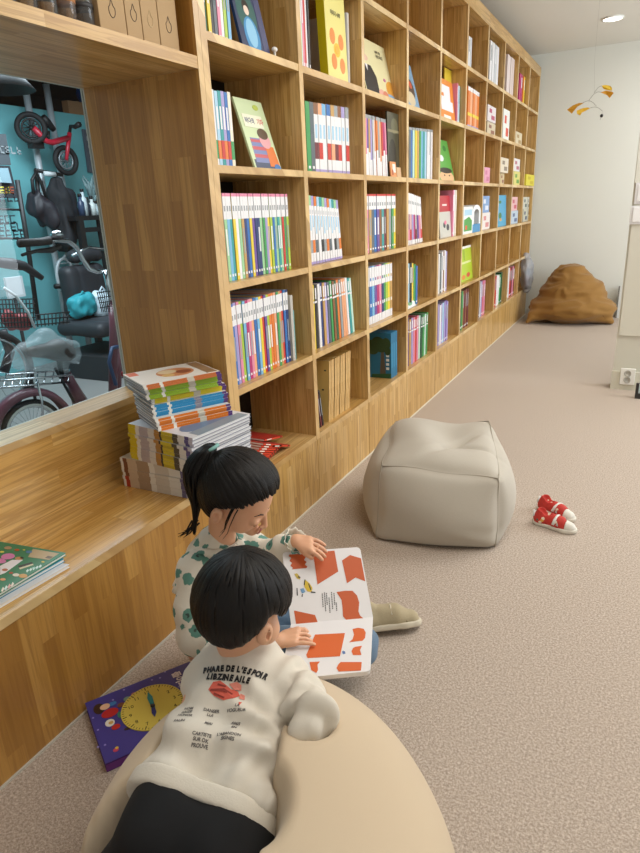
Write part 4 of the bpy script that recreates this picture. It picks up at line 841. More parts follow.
# cardboard box on the wall, blue round thing, lamp shade
a, b = W(68, 114, XT-.02), W(86, 106, XT-.02); bx_ = thing('cardboard_box', (XT-.04, a.y, 2.19), 'brown cardboard box standing on top of the teal wall', 'box'); MB().box(XT-.078, XT-.002, a.y, b.y, 2.19, 2.19+.11, M('#a97e5c', .8)).build('carton', bx_); MB().box(XT-.0785, XT-.0015, (a.y+b.y)/2-.02, (a.y+b.y)/2+.02, 2.299, 2.302, M('#c9a884', .5)).build('tape', bx_)
q = W(88, 94, -4.2); bl = thing('blue_ball', q, 'blue ball hanging high in the dark behind the teal wall', 'ball'); MB().ball(q, .12, M('#2f63b0', .4), 16).build('ball_shell', bl); MB().tube([q, (q.x, q.y, 2.7)], .004, BLK, 5).build('string', bl)
q = W(-2, 86, -2.2); ls = thing('pendant_lamp', q, 'black pendant lamp shade at the top left of the window', 'lamp'); MB().lathe([(.02, .14), (.05, .12), (.14, .05), (.2, -.02), (.195, -.02), (.13, .045)], M('#111113', .6), 24, Matrix.Translation(q)).build('lamp_shade', ls); MB().tube([q+Vector((0, 0, .13)), (q.x, q.y, 2.7)], .006, BLK, 6).build('cord', ls)
# black side table with bottles
tbx = -3.25; a = W(75, 216, tbx); b = W(125, 216, tbx); st_ = thing('side_table', (tbx, a.y, 0), 'black side table against the teal wall holding small bottles', 'table')
MB().box(tbx-.28, tbx, a.y, b.y, a.z-.04, a.z, BLK).build('table_top', st_)
for yy in (a.y+.06, W(103, 230, tbx).y, b.y-.05): MB().box(tbx-.04, tbx, yy-.03, yy+.03, 0, a.z-.04, BLK).build('leg', st_)
MB().box(tbx-.03, tbx-.005, a.y+.05, b.y, a.z-.14, a.z-.1, BLK).build('cross_rail', st_)
for i, (px, h, c) in enumerate(((84, .16, '#3a4a66'), (87, .2, '#cfd8dc'), (90, .13, '#2c3440'), (95, .14, '#e0e4e2'), (98.5, .1, '#b8c4c8'))):
    yy = W(px, 214, tbx-.05).y; o = thing('supply_bottle', (tbx-.07, yy, a.z), f'{["dark blue", "tall pale", "short dark", "white", "small grey"][i]} bottle on the black side table in the shop', 'bottle'); T = Matrix.Translation((tbx-.07, yy, a.z)); MB().lathe([(.03, 0), (.03, h*.7), (.014, h*.82), (.014, h)], M(c, .3), 12, T).build('bottle_body', o); MB().lathe([(.017, h), (.017, h+.025)], BLK, 10, T).build('cap', o)
pl = thing('potted_plant', W(100, 205, tbx-.1), 'grey leafed plant behind the bottles on the black side table', 'plant')
mb = MB()
for k in range(26):
    r2 = random.Random(k); q = W(95+r2.uniform(-5, 9), 212, tbx-.12); t = q+Vector((r2.uniform(-.1, .1), r2.uniform(-.12, .12), r2.uniform(.1, .32))); mb.tube([q, q.lerp(t, .5)+Vector((0, 0, .05)), t], [.005, .022, .004], M('#7d9496', .6), 5)
mb.build('leaves', pl); qq = W(97, 214, tbx-.12); MB().lathe([(.04, 0), (.055, .08)], M('#5c6468', .6), 14, Matrix.Translation((tbx-.12, qq.y, a.z))).build('pot', pl)
# racket shaped hand pump
pm = thing('badminton_racket', W(65, 270, -3.5), 'white oval racket standing against the teal wall', 'racket'); c0 = W(66, 277, -3.5)
MB().tube([c0+Vector((0, .10*math.cos(k*PI/12), .16*math.sin(k*PI/12))) for k in range(24)], .014, M('#c9cdd0', .4), 8, closed=True).build('head_frame', pm); MB().tube([c0+Vector((0, .0, .16)), W(69.5, 250, -3.5)], .014, M('#c9cdd0', .4), 8).build('shaft', pm)
mb = MB()
for k in range(-3, 4): mb.tube([c0+Vector((0, -.09, k*.04)), c0+Vector((0, .09, k*.04))], .006, M('#9aa5a8', .5), 5)
mb.build('strings', pm); MB().tube([W(55, 286.5, -3.46), W(72, 285, -3.46)], .022, BLK, 8).build('grip', pm)
# black car-type seat
XS = -3.03; ch = thing('vehicle_seat', (XS, W(90, 300, XS).y, 0), 'black padded vehicle seat facing the window, holding two bags', 'seat')
leather = M('#2e2f34', .55)
def cush(name, pts, dep, bul, parent, m):
    S0 = [W(px, py, XS) for px, py in pts]; lo = [XS-.45, min(p.y for p in S0)-.2, min(p.z for p in S0)-.2]; hi = [XS+.75, max(p.y for p in S0)+.2, max(p.z for p in S0)+.25]
    S = SDF(lo, hi, .018)
    for x_ in dep:
        for p, q in zip(S0, S0[1:]+S0[:1]): S.cap(p+Vector((x_, 0, 0)), bul, q+Vector((x_, 0, 0)), bul, .05)
        for i_ in range(5):
            for j_ in range(i_, len(S0)): S.cap(S0[i_ % len(S0)]+Vector((x_, 0, 0)), bul, S0[j_]+Vector((x_, 0, 0)), bul, .05)
    return S.build(name, m, parent)
def cushion(nm, px0, px1, py0, py1, x0, x1, rr):
    a, b = W(px0, py1, XS), W(px1, py0, XS); y0, y1 = W(px0, (py0+py1)/2, XS).y, W(px1, (py0+py1)/2, XS).y; z0, z1 = W((px0+px1)/2, py1, XS).z, W((px0+px1)/2, py0, XS).z
    c = Vector(((x0+x1)/2, (y0+y1)/2, (z0+z1)/2)); h = ((x1-x0)/2, (y1-y0)/2, (z1-z0)/2)
    S = SDF(c-Vector(h)*1.3, c+Vector(h)*1.3, .016); S.rbox(c, h, ((1, 0, 0), (0, 1, 0), (0, 0, 1)), rr, .02)
    S.build(nm, leather, ch, disp=lambda V, N: -.010*np.exp(-(((V[:, 1]-c.y)/h[1]*2.2) % 2-1)**2/.02)+nz(V, (8, 8, 8))*.012)
cushion('backrest', 71, 111, 264, 318, XS-.16, XS, .07)
cushion('headrest', 76, 106, 249, 262, XS-.14, XS-.02, .045)
cushion('seat_cushion', 62, 112, 316, 332, XS-.1, XS+.42, .06)
sb0 = W(88, 335, XS); MB().box(XS-.15, XS+.45, sb0.y-.25, sb0.y+.3, .0, .2, M('#2c2d30', .6)).build('seat_base', ch); MB().tube([W(72, 256, XS+.05), W(88, 247, XS+.05), W(107, 250, XS+.05)], .012, CHR, 8).build('trim', ch)
def pbag(nm, lb, px0, px1, py0, py1, x0, rr, m, rot=0.):
    y0, y1 = W(px0, (py0+py1)/2, x0).y, W(px1, (py0+py1)/2, x0).y; z0, z1 = W((px0+px1)/2, py1, x0).z, W((px0+px1)/2, py0, x0).z
    c = Vector((x0, (y0+y1)/2, (z0+z1)/2)); o = thing(nm, (c.x, c.y, z0), lb, 'bag'); h = (.07, (y1-y0)/2, (z1-z0)/2)
    S = SDF(c-Vector((.15, h[1]*1.3, h[2]*1.3)), c+Vector((.15, h[1]*1.3, h[2]*1.3)), .012); S.rbox(c, h, ((1, 0, 0), (0, math.cos(rot), math.sin(rot)), (0, -math.sin(rot), math.cos(rot))), rr, .02); S.build('bag_body', m, o, disp=lambda V, N: nz(V, (16, 16, 16))*.022)
    MB().tube([c+Vector((.03, -.04, h[2]*.9)), c+Vector((.03, 0, h[2]*1.25)), c+Vector((.03, .04, h[2]*.9))], .008, m, 6).build('handle', o)
pbag('teal_bag', 'teal folded bag lying on the black vehicle seat', 71, 93, 294, 317, XS+.09, .05, M('#2f9aa6', .6), .12)
pbag('white_bag', 'white plastic bag lying right of the teal bag on the seat', 93.5, 110, 290, 319, XS+.1, .07, M('#d5e2ec', .4))
# tricycle with fender, rack and plastic-wrapped seat (nearest the glass, left)
XB = -1.95; tc = thing('tricycle', (XB, W(30, 430, XB).y, 0), 'maroon tricycle with whitewall wheel, chrome rack and plastic-wrapped saddle near the glass', 'tricycle')
wc = W(33, 430, XB); r = .188; A1 = Vector((.25, 1, 0)).normalized()
wheel(tc, wc, r, (A1, Z1), spokes=28, tr=.017, wall=M('#d9dad6', .6))
mb = MB(); T = frame(wc, A1, Z1, A1.cross(Z1)); n = 26
vs = []; fs = []
for k in range(n+1):
    a = -.15+(PI+.3)*k/n; R1 = r+.045
    for (dr, dz) in ((-.02, -.05), (.012, -.045), (.022, 0), (.012, .045), (-.02, .05)): vs.append(((R1+dr)*math.cos(a), (R1+dr)*math.sin(a), dz))
for k in range(n):
    for j in range(4): fs.append((k*5+j, k*5+j+1, k*5+j+6, k*5+j+5))
mb.add(vs, fs, MAR, True, T); mb.build('fender', tc, solid=.004)
RZ = W(30, 377, XB).z
for i, (a, b) in enumerate((((0, 381), (72, 375)), ((-2, 388), (70, 382)), ((6, 375), (68, 370)))): MB().tube([W(*a, XB+.12-.1*i), W(*b, XB+.12-.1*i)], .006, CHR, 8).build('rack_rail', tc)
for k in range(9): MB().tube([W(4+8*k, 386-.6*k, XB+.08), W(6+8*k, 374-.6*k, XB-.1)], .004, CHR, 6).build('rack_bar', tc)
MB().tube([W(37, 380, XB+.1), W(42, 402, XB+.1), W(43, 428, XB+.1)], .007, CHR, 8).build('stay', tc)
MB().tube([W(66, 375, XB), W(72, 384, XB), W(80, 402, XB)], [.035, .03, .05], MAR, 10).build('frame', tc)
MB().tube([W(55, 368, XB+.03), W(74, 402, XB+.03)], .009, BLK, 8).build('strut', tc)
MB().tube([W(58, 350, XB), W(62, 378, XB)], .016, BLK, 8).build('seat_post', tc)
S = SDF(W(30, 372, XB)-Vector((.3, .3, .2)), W(75, 320, XB)+Vector((.3, .4, .3)), .013)
S.cap(W(30, 352, XB), .03, W(58, 350, XB), .06, .04).cap(W(58, 350, XB), .06, W(68, 353, XB), .05, .04); S.build('saddle', M('#3a3230', .5), tc)
film = M('#ccd6da', .15, Alpha=.26)
S = SDF(W(18, 385, XB)-Vector((.35, .3, .2)), W(85, 315, XB)+Vector((.35, .4, .3)), .012)
for a, b, ra, rb in (((24, 353), (46, 344), .05, .075), ((46, 344), (70, 351), .075, .055), ((17, 366), (26, 352), .02, .05), ((70, 350), (79, 362), .05, .015), ((58, 362), (72, 378), .03, .015), ((30, 360), (56, 362), .05, .05)): S.cap(W(*a, XB), ra, W(*b, XB), rb, .06)
S.build('plastic_cover', film, tc, disp=lambda V, N: nz(V, (11, 11, 16))*.022)
# city bike: handlebar, stem, bell, basket
XC = -1.75; cb2 = thing('city_bicycle', (XC, W(115, 380, XC).y, 0), 'maroon city bicycle with chrome handlebar and bell right of the tricycle', 'bicycle')
MB().tube([W(44, 241, XC+.1), W(56, 240, XC+.07), W(68, 241, XC+.04), W(76, 247, XC+.02), W(83, 260, XC), W(89, 269, XC), W(97, 272, XC), W(106, 271, XC-.02)], .013, CHR, 12).build('handlebar', cb2)
MB().tube([W(19, 243.5, XC+.1), W(40, 242, XC+.1), W(50, 240.5, XC+.1)], [.021, .02, .022], M('#2a2424', .6), 12).build('grip', cb2)
MB().tube([W(22, 255, XC+.12), W(36, 251, XC+.1), W(52, 250, XC+.1), W(60, 246, XC+.1)], [.008, .01, .016, .014], BLK, 8).build('brake_lever', cb2)
q = W(57, 236, XC+.1); T = Matrix.Translation(q); be = MB().lathe([(.034, 0), (.034, .008), (.026, .024), (.004, .03)], CHR, 20, T).build('bell', cb2); MB().lathe([(.036, -.02), (.036, 0)], M('#26272a', .5), 20, T).build('bell_base', be)
MB().tube([W(106, 270, XC), W(108, 285, XC), W(113, 305, XC)], [.022, .016, .018], CHR, 12).build('stem', cb2)
MB().tube([W(113, 305, XC), W(114, 330, XC), W(113, 398, XC)], .03, MAR, 12).build('head_tube', cb2); MB().tube([W(119, 335, XC-.1), W(118, 395, XC-.1)], .022, MAR, 10).build('down_tube', cb2)
MB().tube([W(125, 345, XC), W(112, 348, XC+.05), W(109, 362, XC+.05), W(116, 385, XC+.05)], .012, M('#2c4468', .5), 8).build('cable_lock', cb2)
MB().ball(W(124, 374, XC+.03), .022, M('#b02832', .3), 12).build('reflector', cb2)
mb = MB()
for k in range(6): mb.tube([W(97+2.2*k, 292-.4*k, XC+.1), W(102+1.6*k, 312, XC+.05)], .003, BLK, 5)
for k in range(4): mb.tube([W(97+k, 293+5*k, XC+.1), W(112, 291+5*k, XC+.1)], .003, BLK, 5)
mb.build('wire_basket', cb2)
# second bike at far left with basket and cable
XD = -2.3; db = thing('basket_bicycle', (XD, W(10, 340, XD).y, 0), 'black bicycle with wire basket and curved white cable at left edge of the window', 'bicycle')
MB().tube([W(-4, 262, XD), W(12, 264, XD), W(24, 266, XD), W(42, 278, XD)], [.03, .035, .03, .018], M('#2a2a2e', .5), 8).build('handlebar', db)
MB().tube([W(4, 288, XD+.1), W(16, 296, XD+.1), W(28, 312, XD+.1), W(35, 328, XD+.1)], .009, M('#d0d4d6', .4), 8).build('cable', db)
mb = MB()
for k in range(13): mb.tube([W(-8+3.4*k, 300, XD), W(-4+3.2*k, 328, XD)], .004, BLK, 5)
for k in range(7): mb.tube([W(-8, 300+4.6*k, XD), W(35, 299+4.6*k, XD)], .004, BLK, 5)
mb.build('wire_basket', db)
mb = MB()
for k in range(9): mb.tube([W(36+4*k, 315-.3*k, XD-.2), W(38+3.6*k, 327-.4*k, XD-.2)], .004, BLK, 5)
for k in range(3): mb.tube([W(35, 315+5*k, XD-.2), W(70, 312+5*k, XD-.2)], .005, BLK, 5)
mb.build('rear_basket', db)
blobthing('red_pouch', 'red and black pouch inside the wire basket of the left bicycle', 'pouch', [(8, 320, .05), (22, 321, .05)], M('#a03a3e', .5), XD-.08, disp=nd)
for i, (x0, y0, x1, y1) in enumerate(((-5, 345, 14, 385),)):
    MB().tube([W(2, 330, XD), W(10, 352, XD), W(4, 372, XD)], .03, M('#3a3a40', .4), 10).build('frame', db)
wheel(db, W(-8, 372, XD), .26, (A1, Z1), spokes=20, tr=.02)
# ---------------------------------------------------------------- seats and shoes on the carpet
def softbox(name, cs, m, parent, n=34, bulge=.03, fn=None, origin=None):
    """cs: 8 corners (bottom 4 ccw, top 4 ccw)"""
    cs = [Vector(c) for c in cs]; cen = sum(cs, Vector())/8
    def P(u, v, w):
        b = (cs[0]*(1-u)+cs[1]*u)*(1-v)+(cs[3]*(1-u)+cs[2]*u)*v; t = (cs[4]*(1-u)+cs[5]*u)*(1-v)+(cs[7]*(1-u)+cs[6]*u)*v
        p = b*(1-w)+t*w; g = lambda a: 1-(2*a-1)**2
        d = Vector((0, 0, 0)); ou = (cs[1]-cs[0]).normalized(); ov = (cs[3]-cs[0]).normalized(); ow = Vector((0, 0, 1))
        d += ou*(2*u-1)*(g(v)*g(w))**.7+ov*(2*v-1)*(g(u)*g(w))**.7+ow*((2*w-1)*(g(u)*g(v))**.7 if w > .5 else 0)
        p = p+d*bulge
        e = [max(0, abs(2*a-1)-.86)/.14 for a in (u, v, w)]; s_ = sum(e)
        rr = (e[0]*e[1]+e[1]*e[2]+e[0]*e[2]); p = p.lerp(cen, .02*min(rr, 2))
        return fn(p, u, v, w) if fn else p
    vs = {}; vl = []; fs = []
    def vid(i, j, k):
        if (i, j, k) not in vs: vs[(i, j, k)] = len(vl); vl.append(P(i/n, j/n, k/n))
        return vs[(i, j, k)]
    for a in range(n):
        for b in range(n):
            for K in (0, n):
                fs.append([vid(a, b, K), vid(a+1, b, K), vid(a+1, b+1, K), vid(a, b+1, K)]); fs.append([vid(a, K, b), vid(a+1, K, b), vid(a+1, K, b+1), vid(a, K, b+1)]); fs.append([vid(K, a, b), vid(K, a+1, b), vid(K, a+1, b+1), vid(K, a, b+1)])
    mb = MB(); mb.add(vl, fs, m, True); o = mb.build(name, parent, subsurf=1); return o, P
FAB = cloth('grey_beige_canvas', '#b5aea1', '#cac4b8', 300, .2, .9)
ot = thing('pouf', (.5, .62, 0), 'grey-beige cube pouf with a dented top on the carpet', 'pouf')
def dent(p, u, v, w):
    if w > .5:
        a = Vector((u-.62, v-.42)); d_ = abs(a.x*.75-a.y*.66); along = a.x*.66+a.y*.75
        p = p-Vector((0, 0, 1))*(.055*math.exp(-((u-.6)/.22)**2-((v-.55)/.3)**2)+.034*math.exp(-(d_/.03)**2)*math.exp(-(along/.28)**2)+.018*math.exp(-((v-.30-.1*u)/.025)**2)*math.exp(-((u-.75)/.2)**2))*((w-.5)*2)**2
        p = p+Vector((0, 0, .035))*max(0, u-.7)/.3*max(0, v-.7)/.3*((w-.5)*2)
    if w < .35 and (v < .02 or u > .98): p = p+Vector((0, 0, 1))*0
    p = p+Vector((noise.noise(p*6), noise.noise(p*6+Vector((5, 0, 0))), noise.noise(p*5+Vector((0, 9, 0)))*(1 if w > .1 else 0)))*.012
    rid = math.sin((p.z*60)+p.x*14+3*noise.noise(p*5)); edge = math.exp(-((v)/.05)**2)*math.exp(-((w-.2)/.18)**2)*max(0, u-.5)*2
    return p+Vector((0, -1, 0))*.006*rid*edge
cs = [(.37, .325, 0), (.82, .44, 0), (.735, .84, 0), (.175, .80, 0), (.38, .38, .305), (.825, .47, .283), (.685, .88, .335), (.24, .90, .312)]
o, P = softbox('cushion_body', cs, FAB, ot, bulge=.075, fn=dent)
sm = M('#a69e90', .9)
def seam(*pts, n=16):
    out = []
    for a, b in zip(pts, pts[1:]): out += [P(*[a[i]+(b[i]-a[i])*k/n for i in range(3)]) for k in range(n)]
    out.append(P(*pts[-1])); return out
E0 = .012
for a in (((0, 0, 1), (1, 0, 1), (1, 1, 1), (0, 1, 1), (0, 0, 1)), ((0, 0, 0), (0, 0, 1)), ((1, 0, 0), (1, 0, 1)), ((1, 1, 0), (1, 1, 1))): MB().tube(seam(*a), .0028, sm, 6).build('seam', ot)
# brown bean bag in the corner
YB = 5.45; BR_ = cloth('ochre_canvas', '#8a6226', '#966d2e', 90, .1, .8, 0)
bg_ = thing('brown_bean_bag', (.55, YB, 0), 'ochre brown bean bag slumped in the far corner against the wall', 'bean bag')
def bq(x, y, dy=0): return on(x, y, 1, YB+dy)
S = SDF((-.02, 4.95, -.02), (1.2, 5.93, .8), .015)
S.ell((.535, 5.50, .15), (.44, .36, .17), k=.05); S.ell((.52, 5.53, .30), (.33, .28, .20), k=.06); S.ell((.49, 5.56, .43), (.20, .2, .17), k=.06); S.cap((.46, 5.58, .5), .09, (.44, 5.58, .535), .03, .06)
S.cap((.62, 5.54, .42), .08, (.72, 5.52, .33), .10, .05); S.cap((.85, 5.4, .09), .09, (.93, 5.38, .03), .035, .06); S.cap((.2, 5.3, .09), .08, (.13, 5.22, .035), .03, .06)
S.plane((0, 0, .001), (0, 0, -1))
def bd(V, N):
    c = np.array([.46, 5.4, .42]); d = V-c; ang = np.arctan2(d[:, 2], d[:, 0]); rad = np.sqrt((d**2).sum(1))
    w = nz(V, (4, 4, 4))*1.2; f = np.sin(ang*7+w*9)*np.exp(-((rad-.2)/.14)**2)*.008+np.sin(V[:,2]*60+w*6)*np.exp(-((V[:,2]-.2)/.12)**2)*.006
    return f+np.abs(nz(V, (5, 5, 16), 3))*-.028+.006+nz(V, (4, 3, 22), 7)*.010
S.build('bag_body', BR_, bg_, disp=bd, smooth=2)
MB().tube([(.44, 5.45, .56), (.60, 5.36, .40), (.76, 5.28, .22), (.9, 5.28, .06)], .003, M('#7c5420', .9), 6).build('seam', bg_)
# shoes
def shoe(root, T, L, Wd, up_m, toe_m, sole_m, inner_m, H_=.055, topcut=True):
    def g(x, y, z): return T @ Vector((x*L, y*Wd, z))
    R = T.to_3x3(); ax = [R @ Vector(v) for v in ((1, 0, 0), (0, 1, 0), (0, 0, 1))]; c = g(0, 0, .03); rr = L*.75
    def new(v): return SDF(c-Vector((rr, rr, .05)), c+Vector((rr, rr, .11)), v)
    S = new(.0028)
    for z_, k_ in ((.010, .0),): S.cap(g(-.38, 0, z_), Wd*.40, g(0, -.02, z_), Wd*.38, .01).cap(g(0, -.02, z_), Wd*.38, g(.22, .0, z_), Wd*.47, .01).cap(g(.22, .0, z_), Wd*.47, g(.34, .02, z_), Wd*.42, .01)
    S.plane(g(0, 0, .018), ax[2], .003); S.plane(g(0, 0, .001), -ax[2], .003); S.build('sole', sole_m, root)
    def upper(S):
        S.cap(g(-.36, 0, .028), Wd*.36, g(-.34, 0, H_-.008), Wd*.30, .012); S.cap(g(-.36, 0, .026), Wd*.36, g(.1, 0, .022), Wd*.38, .02); S.cap(g(.1, 0, .024), Wd*.38, g(.33, .0, .016), Wd*.37, .015); S.cap(g(-.1, 0, .04), Wd*.28, g(.12, 0, .034), Wd*.28, .015)
        S.plane(g(0, 0, .014), -ax[2], .002); S.plane(g(-.2, 0, H_+.004), ax[2], .004); return S
    S = upper(new(.0025)); S.ell(g(-.24, 0, H_+.006), (L*.19, Wd*.27, .028), ax, .004, True); S.plane(g(.25, 0, 0), ax[0], .002); S.build('upper', up_m, root)
    S = upper(new(.0025)); S.plane(g(.25, 0, 0), -ax[0], .002); S.build('toe_cap', toe_m, root)
    S = new(.003); S.ell(g(-.22, 0, .026), (L*.17, Wd*.26, .008), ax, .004); S.build('insole', inner_m, root)
    return g, ax
rs = NT('red_printed_canvas', .7); o_ = rs.obj(); vv = rs.n('ShaderNodeTexVoronoi'); rs.l(o_, vv.inputs['Vector']); vv.inputs['Scale'].default_value = 62
cc = rs.ramp([(0, '#e8d8c0'), (.3, '#c23a2e'), (.34, '#c23a2e'), (.7, '#b8302a'), (.82, '#5a6a5a'), (.9, '#d8a048'), (1, '#c23a2e')], vv.outputs['Color'], 'CONSTANT')
rs.l(rs.mix(rs.ramp([(.38, '#ffffff'), (.42, '#000000')], vv.outputs['Distance']), '#bf3229', cc), rs.b.inputs['Base Color'])
for i, (h, t_, lb) in enumerate(((on(534, 522, 2, 0), on(577, 534, 2, 0), 'red patterned child shoe with white toe, nearer of the pair on the carpet'), (on(539, 508, 2, 0), on(575, 523, 2, 0), 'red patterned child shoe with white toe, farther of the pair on the carpet'))):
    d_ = (t_-h); L = .168; ex_ = nrm(Vector((d_.x, d_.y, 0))); ey_ = Vector((-ex_.y, ex_.x, 0)); c = (h+t_)/2; c.z = 0
    r_ = thing('child_shoe', c, lb, 'shoe', None); T = frame(c, ex_, ey_, (0, 0, 1))
    g, ax = shoe(r_, T, L, .067, rs.m, M('#dfdcd2', .6), M('#d8d3c6', .6), M('#7d8488', .8), .066)
    MB().tube([g(-.0, -.5, .028), g(.02, -.3, .047), g(.04, 0, .056), g(.03, .3, .047), g(.01, .5, .028)], .006, M('#e0ddd8', .6), 8).build('strap', r_)
    MB().tube([g(.09, -.44, .026), g(.10, -.2, .046), g(.105, 0, .050), g(.10, .2, .046), g(.09, .44, .026)], .005, M('#c8c4c0', .6), 8).build('strap', r_)
    MB().tube([g(-.49, -.22, .036), g(-.53, 0, .052), g(-.49, .22, .036)], .006, M('#d9d8d4', .6), 8).build('heel_tab', r_)
# ---------------------------------------------------------------- the two children
SKIN = NT('skin', .5); o_ = SKIN.obj(); SKIN.l(SKIN.mix(SKIN.noise(o_, 14, 3), '#d9a37f', '#e3b292'), SKIN.b.inputs['Base Color']); SKIN.b.inputs['Subsurface Weight'].default_value = .12; SKIN.b.inputs['Subsurface Radius'].default_value = (.01, .004, .002)
HAIR = NT('black_hair', .5); HAIR.b.inputs['Specular IOR Level'].default_value = .28; uv = HAIR.n('ShaderNodeUVMap'); hn = HAIR.noise(HAIR.mapping(uv.outputs[0], (90, 2.2, 1)), 1.5, 4, .6, .3)
HAIR.l(HAIR.ramp([(.3, '#070606'), (.7, '#15110f')], hn), HAIR.b.inputs['Base Color']); HAIR.bump(hn, .4, .003)
CREAM = cloth('cream_sweatshirt', '#d6cfc1', '#e0dacd', 500, .12, .9)
KNIT = M('#17191d', .85)
def basis(f, up):
    f = nrm(f); r = f.cross(Vector(up)).normalized(); return f, r, r.cross(f)
def hairshell(name, c, B, rad, pole, tmax, parent, thick=.012, nu=120, nv=30, wob=.004, seed=0, part=None):
    """hair grown from the pole; tmax(phi) = how far down (radians) it reaches"""
    f, r, u = B; p = nrm(f*pole[0]+r*pole[1]+u*pole[2]); e1 = (f-p*f.dot(p)).normalized(); e2 = p.cross(e1)
    rr = random.Random(seed); jit = [rr.uniform(-.07, .05) for _ in range(nu)]
    vs = []; uvs = []; fs = []
    for i in range(nu):
        ph = 2*PI*i/nu; tm = tmax(ph)+jit[i]
        for j in range(nv+1):
            t = tm*j/nv; d = p*math.cos(t)+(e1*math.cos(ph)+e2*math.sin(ph))*math.sin(t)
            q = Vector((d.dot(f)/rad[0], d.dot(r)/rad[1], d.dot(u)/rad[2])); R = 1/q.length
            cl = wob*(noise.noise(Vector((ph*9+seed, t*1.2, seed)))+.5*noise.noise(Vector((ph*22, t*2, 3)))) * min(1, t*2)
            if part: cl -= part*math.exp(-(ph/.10)**2)*(t < .9)+part*math.exp(-((ph-2*PI)/.10)**2)*(t < .9)
            tuck = -.006*max(0, (j/nv-.85)/.15)**2
            vs.append(c+d*(R+cl+tuck)); uvs.append((ph/(2*PI), t))
    for i in range(nu):
        for j in range(nv):
            a = i*(nv+1)+j; b = ((i+1) % nu)*(nv+1)+j; fs.append((a, b, b+1, a+1))
    mb = MB(); mb.add(vs, fs, HAIR.m, True); o = mb.build(name, parent, solid=-thick)
    ul = o.data.uv_layers.new(name='UVMap')
    for l in o.data.loops:
        x, y = uvs[l.vertex_index]; ul.data[l.index].uv = (x*6, y)
    return o
def hand(S, wr, dirv, palm_n, fing, size=1., thumb=None, k=.0035):
    """wr wrist, dirv towards the fingers, palm_n out of the palm; fing: curl of index..little; unequal lengths"""
    d = nrm(dirv); n = nrm(Vector(palm_n)-d*Vector(palm_n).dot(d)); s_ = d.cross(n)      # s_: towards the thumb side when right
    return d, n, s_
# ======== the boy, lying on his front on the cream bean bag
ORG = Vector((.66, -1.1, 0))
Pc = Vector((.652, -1.122, .288)); Ch = Vector((.578, -.885, .352)); bx_ax = (Ch-Pc).normalized()
lat = Vector((.95, .31, -.03)).normalized(); lat = (lat-bx_ax*lat.dot(bx_ax)).normalized(); bn = lat.cross(bx_ax)    # bn: out of his back
if bn.z < 0: bn = -bn
HC = at(243, 601, 1.24)                                  # head centre
latP = Vector((.94, .15, -.12)).normalized()
hb = basis((.26, .83, -.48), (.04, .3, 1)); hf, hr, hu = hb
shL = Ch-lat*.066+Vector((0, .012, 0)); shR = Ch+lat*.095+Vector((0, .0, .0))
elR = at(313, 717, 1.13); wrR = at(296, 690, 1.27); elL = at(222, 655, 1.41); wrL = at(279, 641, 1.415)
neck0 = Ch+bx_ax*.03+Vector((0, 0, .02)); chin = HC+hf*.055-hu*.075
S = SDF((.38, -1.75, -.02), (.98, -.55, .68), .0032)
S.chain([(Pc-latP*.04, .06), (Ch-lat*.045, .058)], .02).chain([(Pc+latP*.04, .06), (Ch+lat*.045, .058)], .02)
S.cap(shL, .038, shR, .038, .02); S.chain([(neck0, .038), (HC-hu*.05-hf*.02, .036)], .02)
S.ell(HC-hf*.005, (.080, .069, .080), (hf, hr, hu), .01); S.ell(HC+hf*.03-hu*.04, (.052, .055, .05), (hf, hr, hu), .02)
for s_ in (1, -1): S.ell(HC+hr*s_*.052+hf*.035-hu*.04, (.026, .022, .028), (hf, hr, hu), .012)      # cheeks
S.ell(HC+hf*.088-hu*.035, (.010, .009, .010), (hf, hr, hu), .008); S.cap(HC+hf*.079-hu*.060+hr*.010, .004, HC+hf*.079-hu*.060-hr*.010, .004, .004)
for s_ in (1, -1):
    e = HC+hr*s_*.080-hf*.002-hu*.036; S.ell(e, (.016, .009, .022), (nrm(hf+hr*s_*.5), nrm(hr*s_-hf*.5), hu), .004); S.ell(e+hr*s_*.005+hf*.002, (.007, .004, .011), (nrm(hf+hr*s_*.5), nrm(hr*s_-hf*.5), hu), .002, True)
# arms
S.chain([(shL, .034), (elL, .026), (wrL, .0165)], .01); S.chain([(shR, .030), (elR, .019), (wrR, .0165)], .01)
# legs: thighs down the back of the bag, knees bent on the carpet
hipL, hipR = Pc-latP*.05-bx_ax*.03, Pc+latP*.05-bx_ax*.03
knL, knR = Vector((.50, -1.36, .10)), Vector((.66, -1.40, .10)); anL, anR = Vector((.47, -1.56, .05)), Vector((.64, -1.60, .05))
for h_, k_, a_ in ((hipL, knL, anL), (hipR, knR, anR)):
    S.chain([(h_, .062), (k_, .042), (k_.lerp(a_, .35), .04), (a_, .024)], .015); S.chain([(a_, .024), (a_+Vector((0, -.07, -.012)), .022), (a_+Vector((0, -.11, -.02)), .014)], .01)
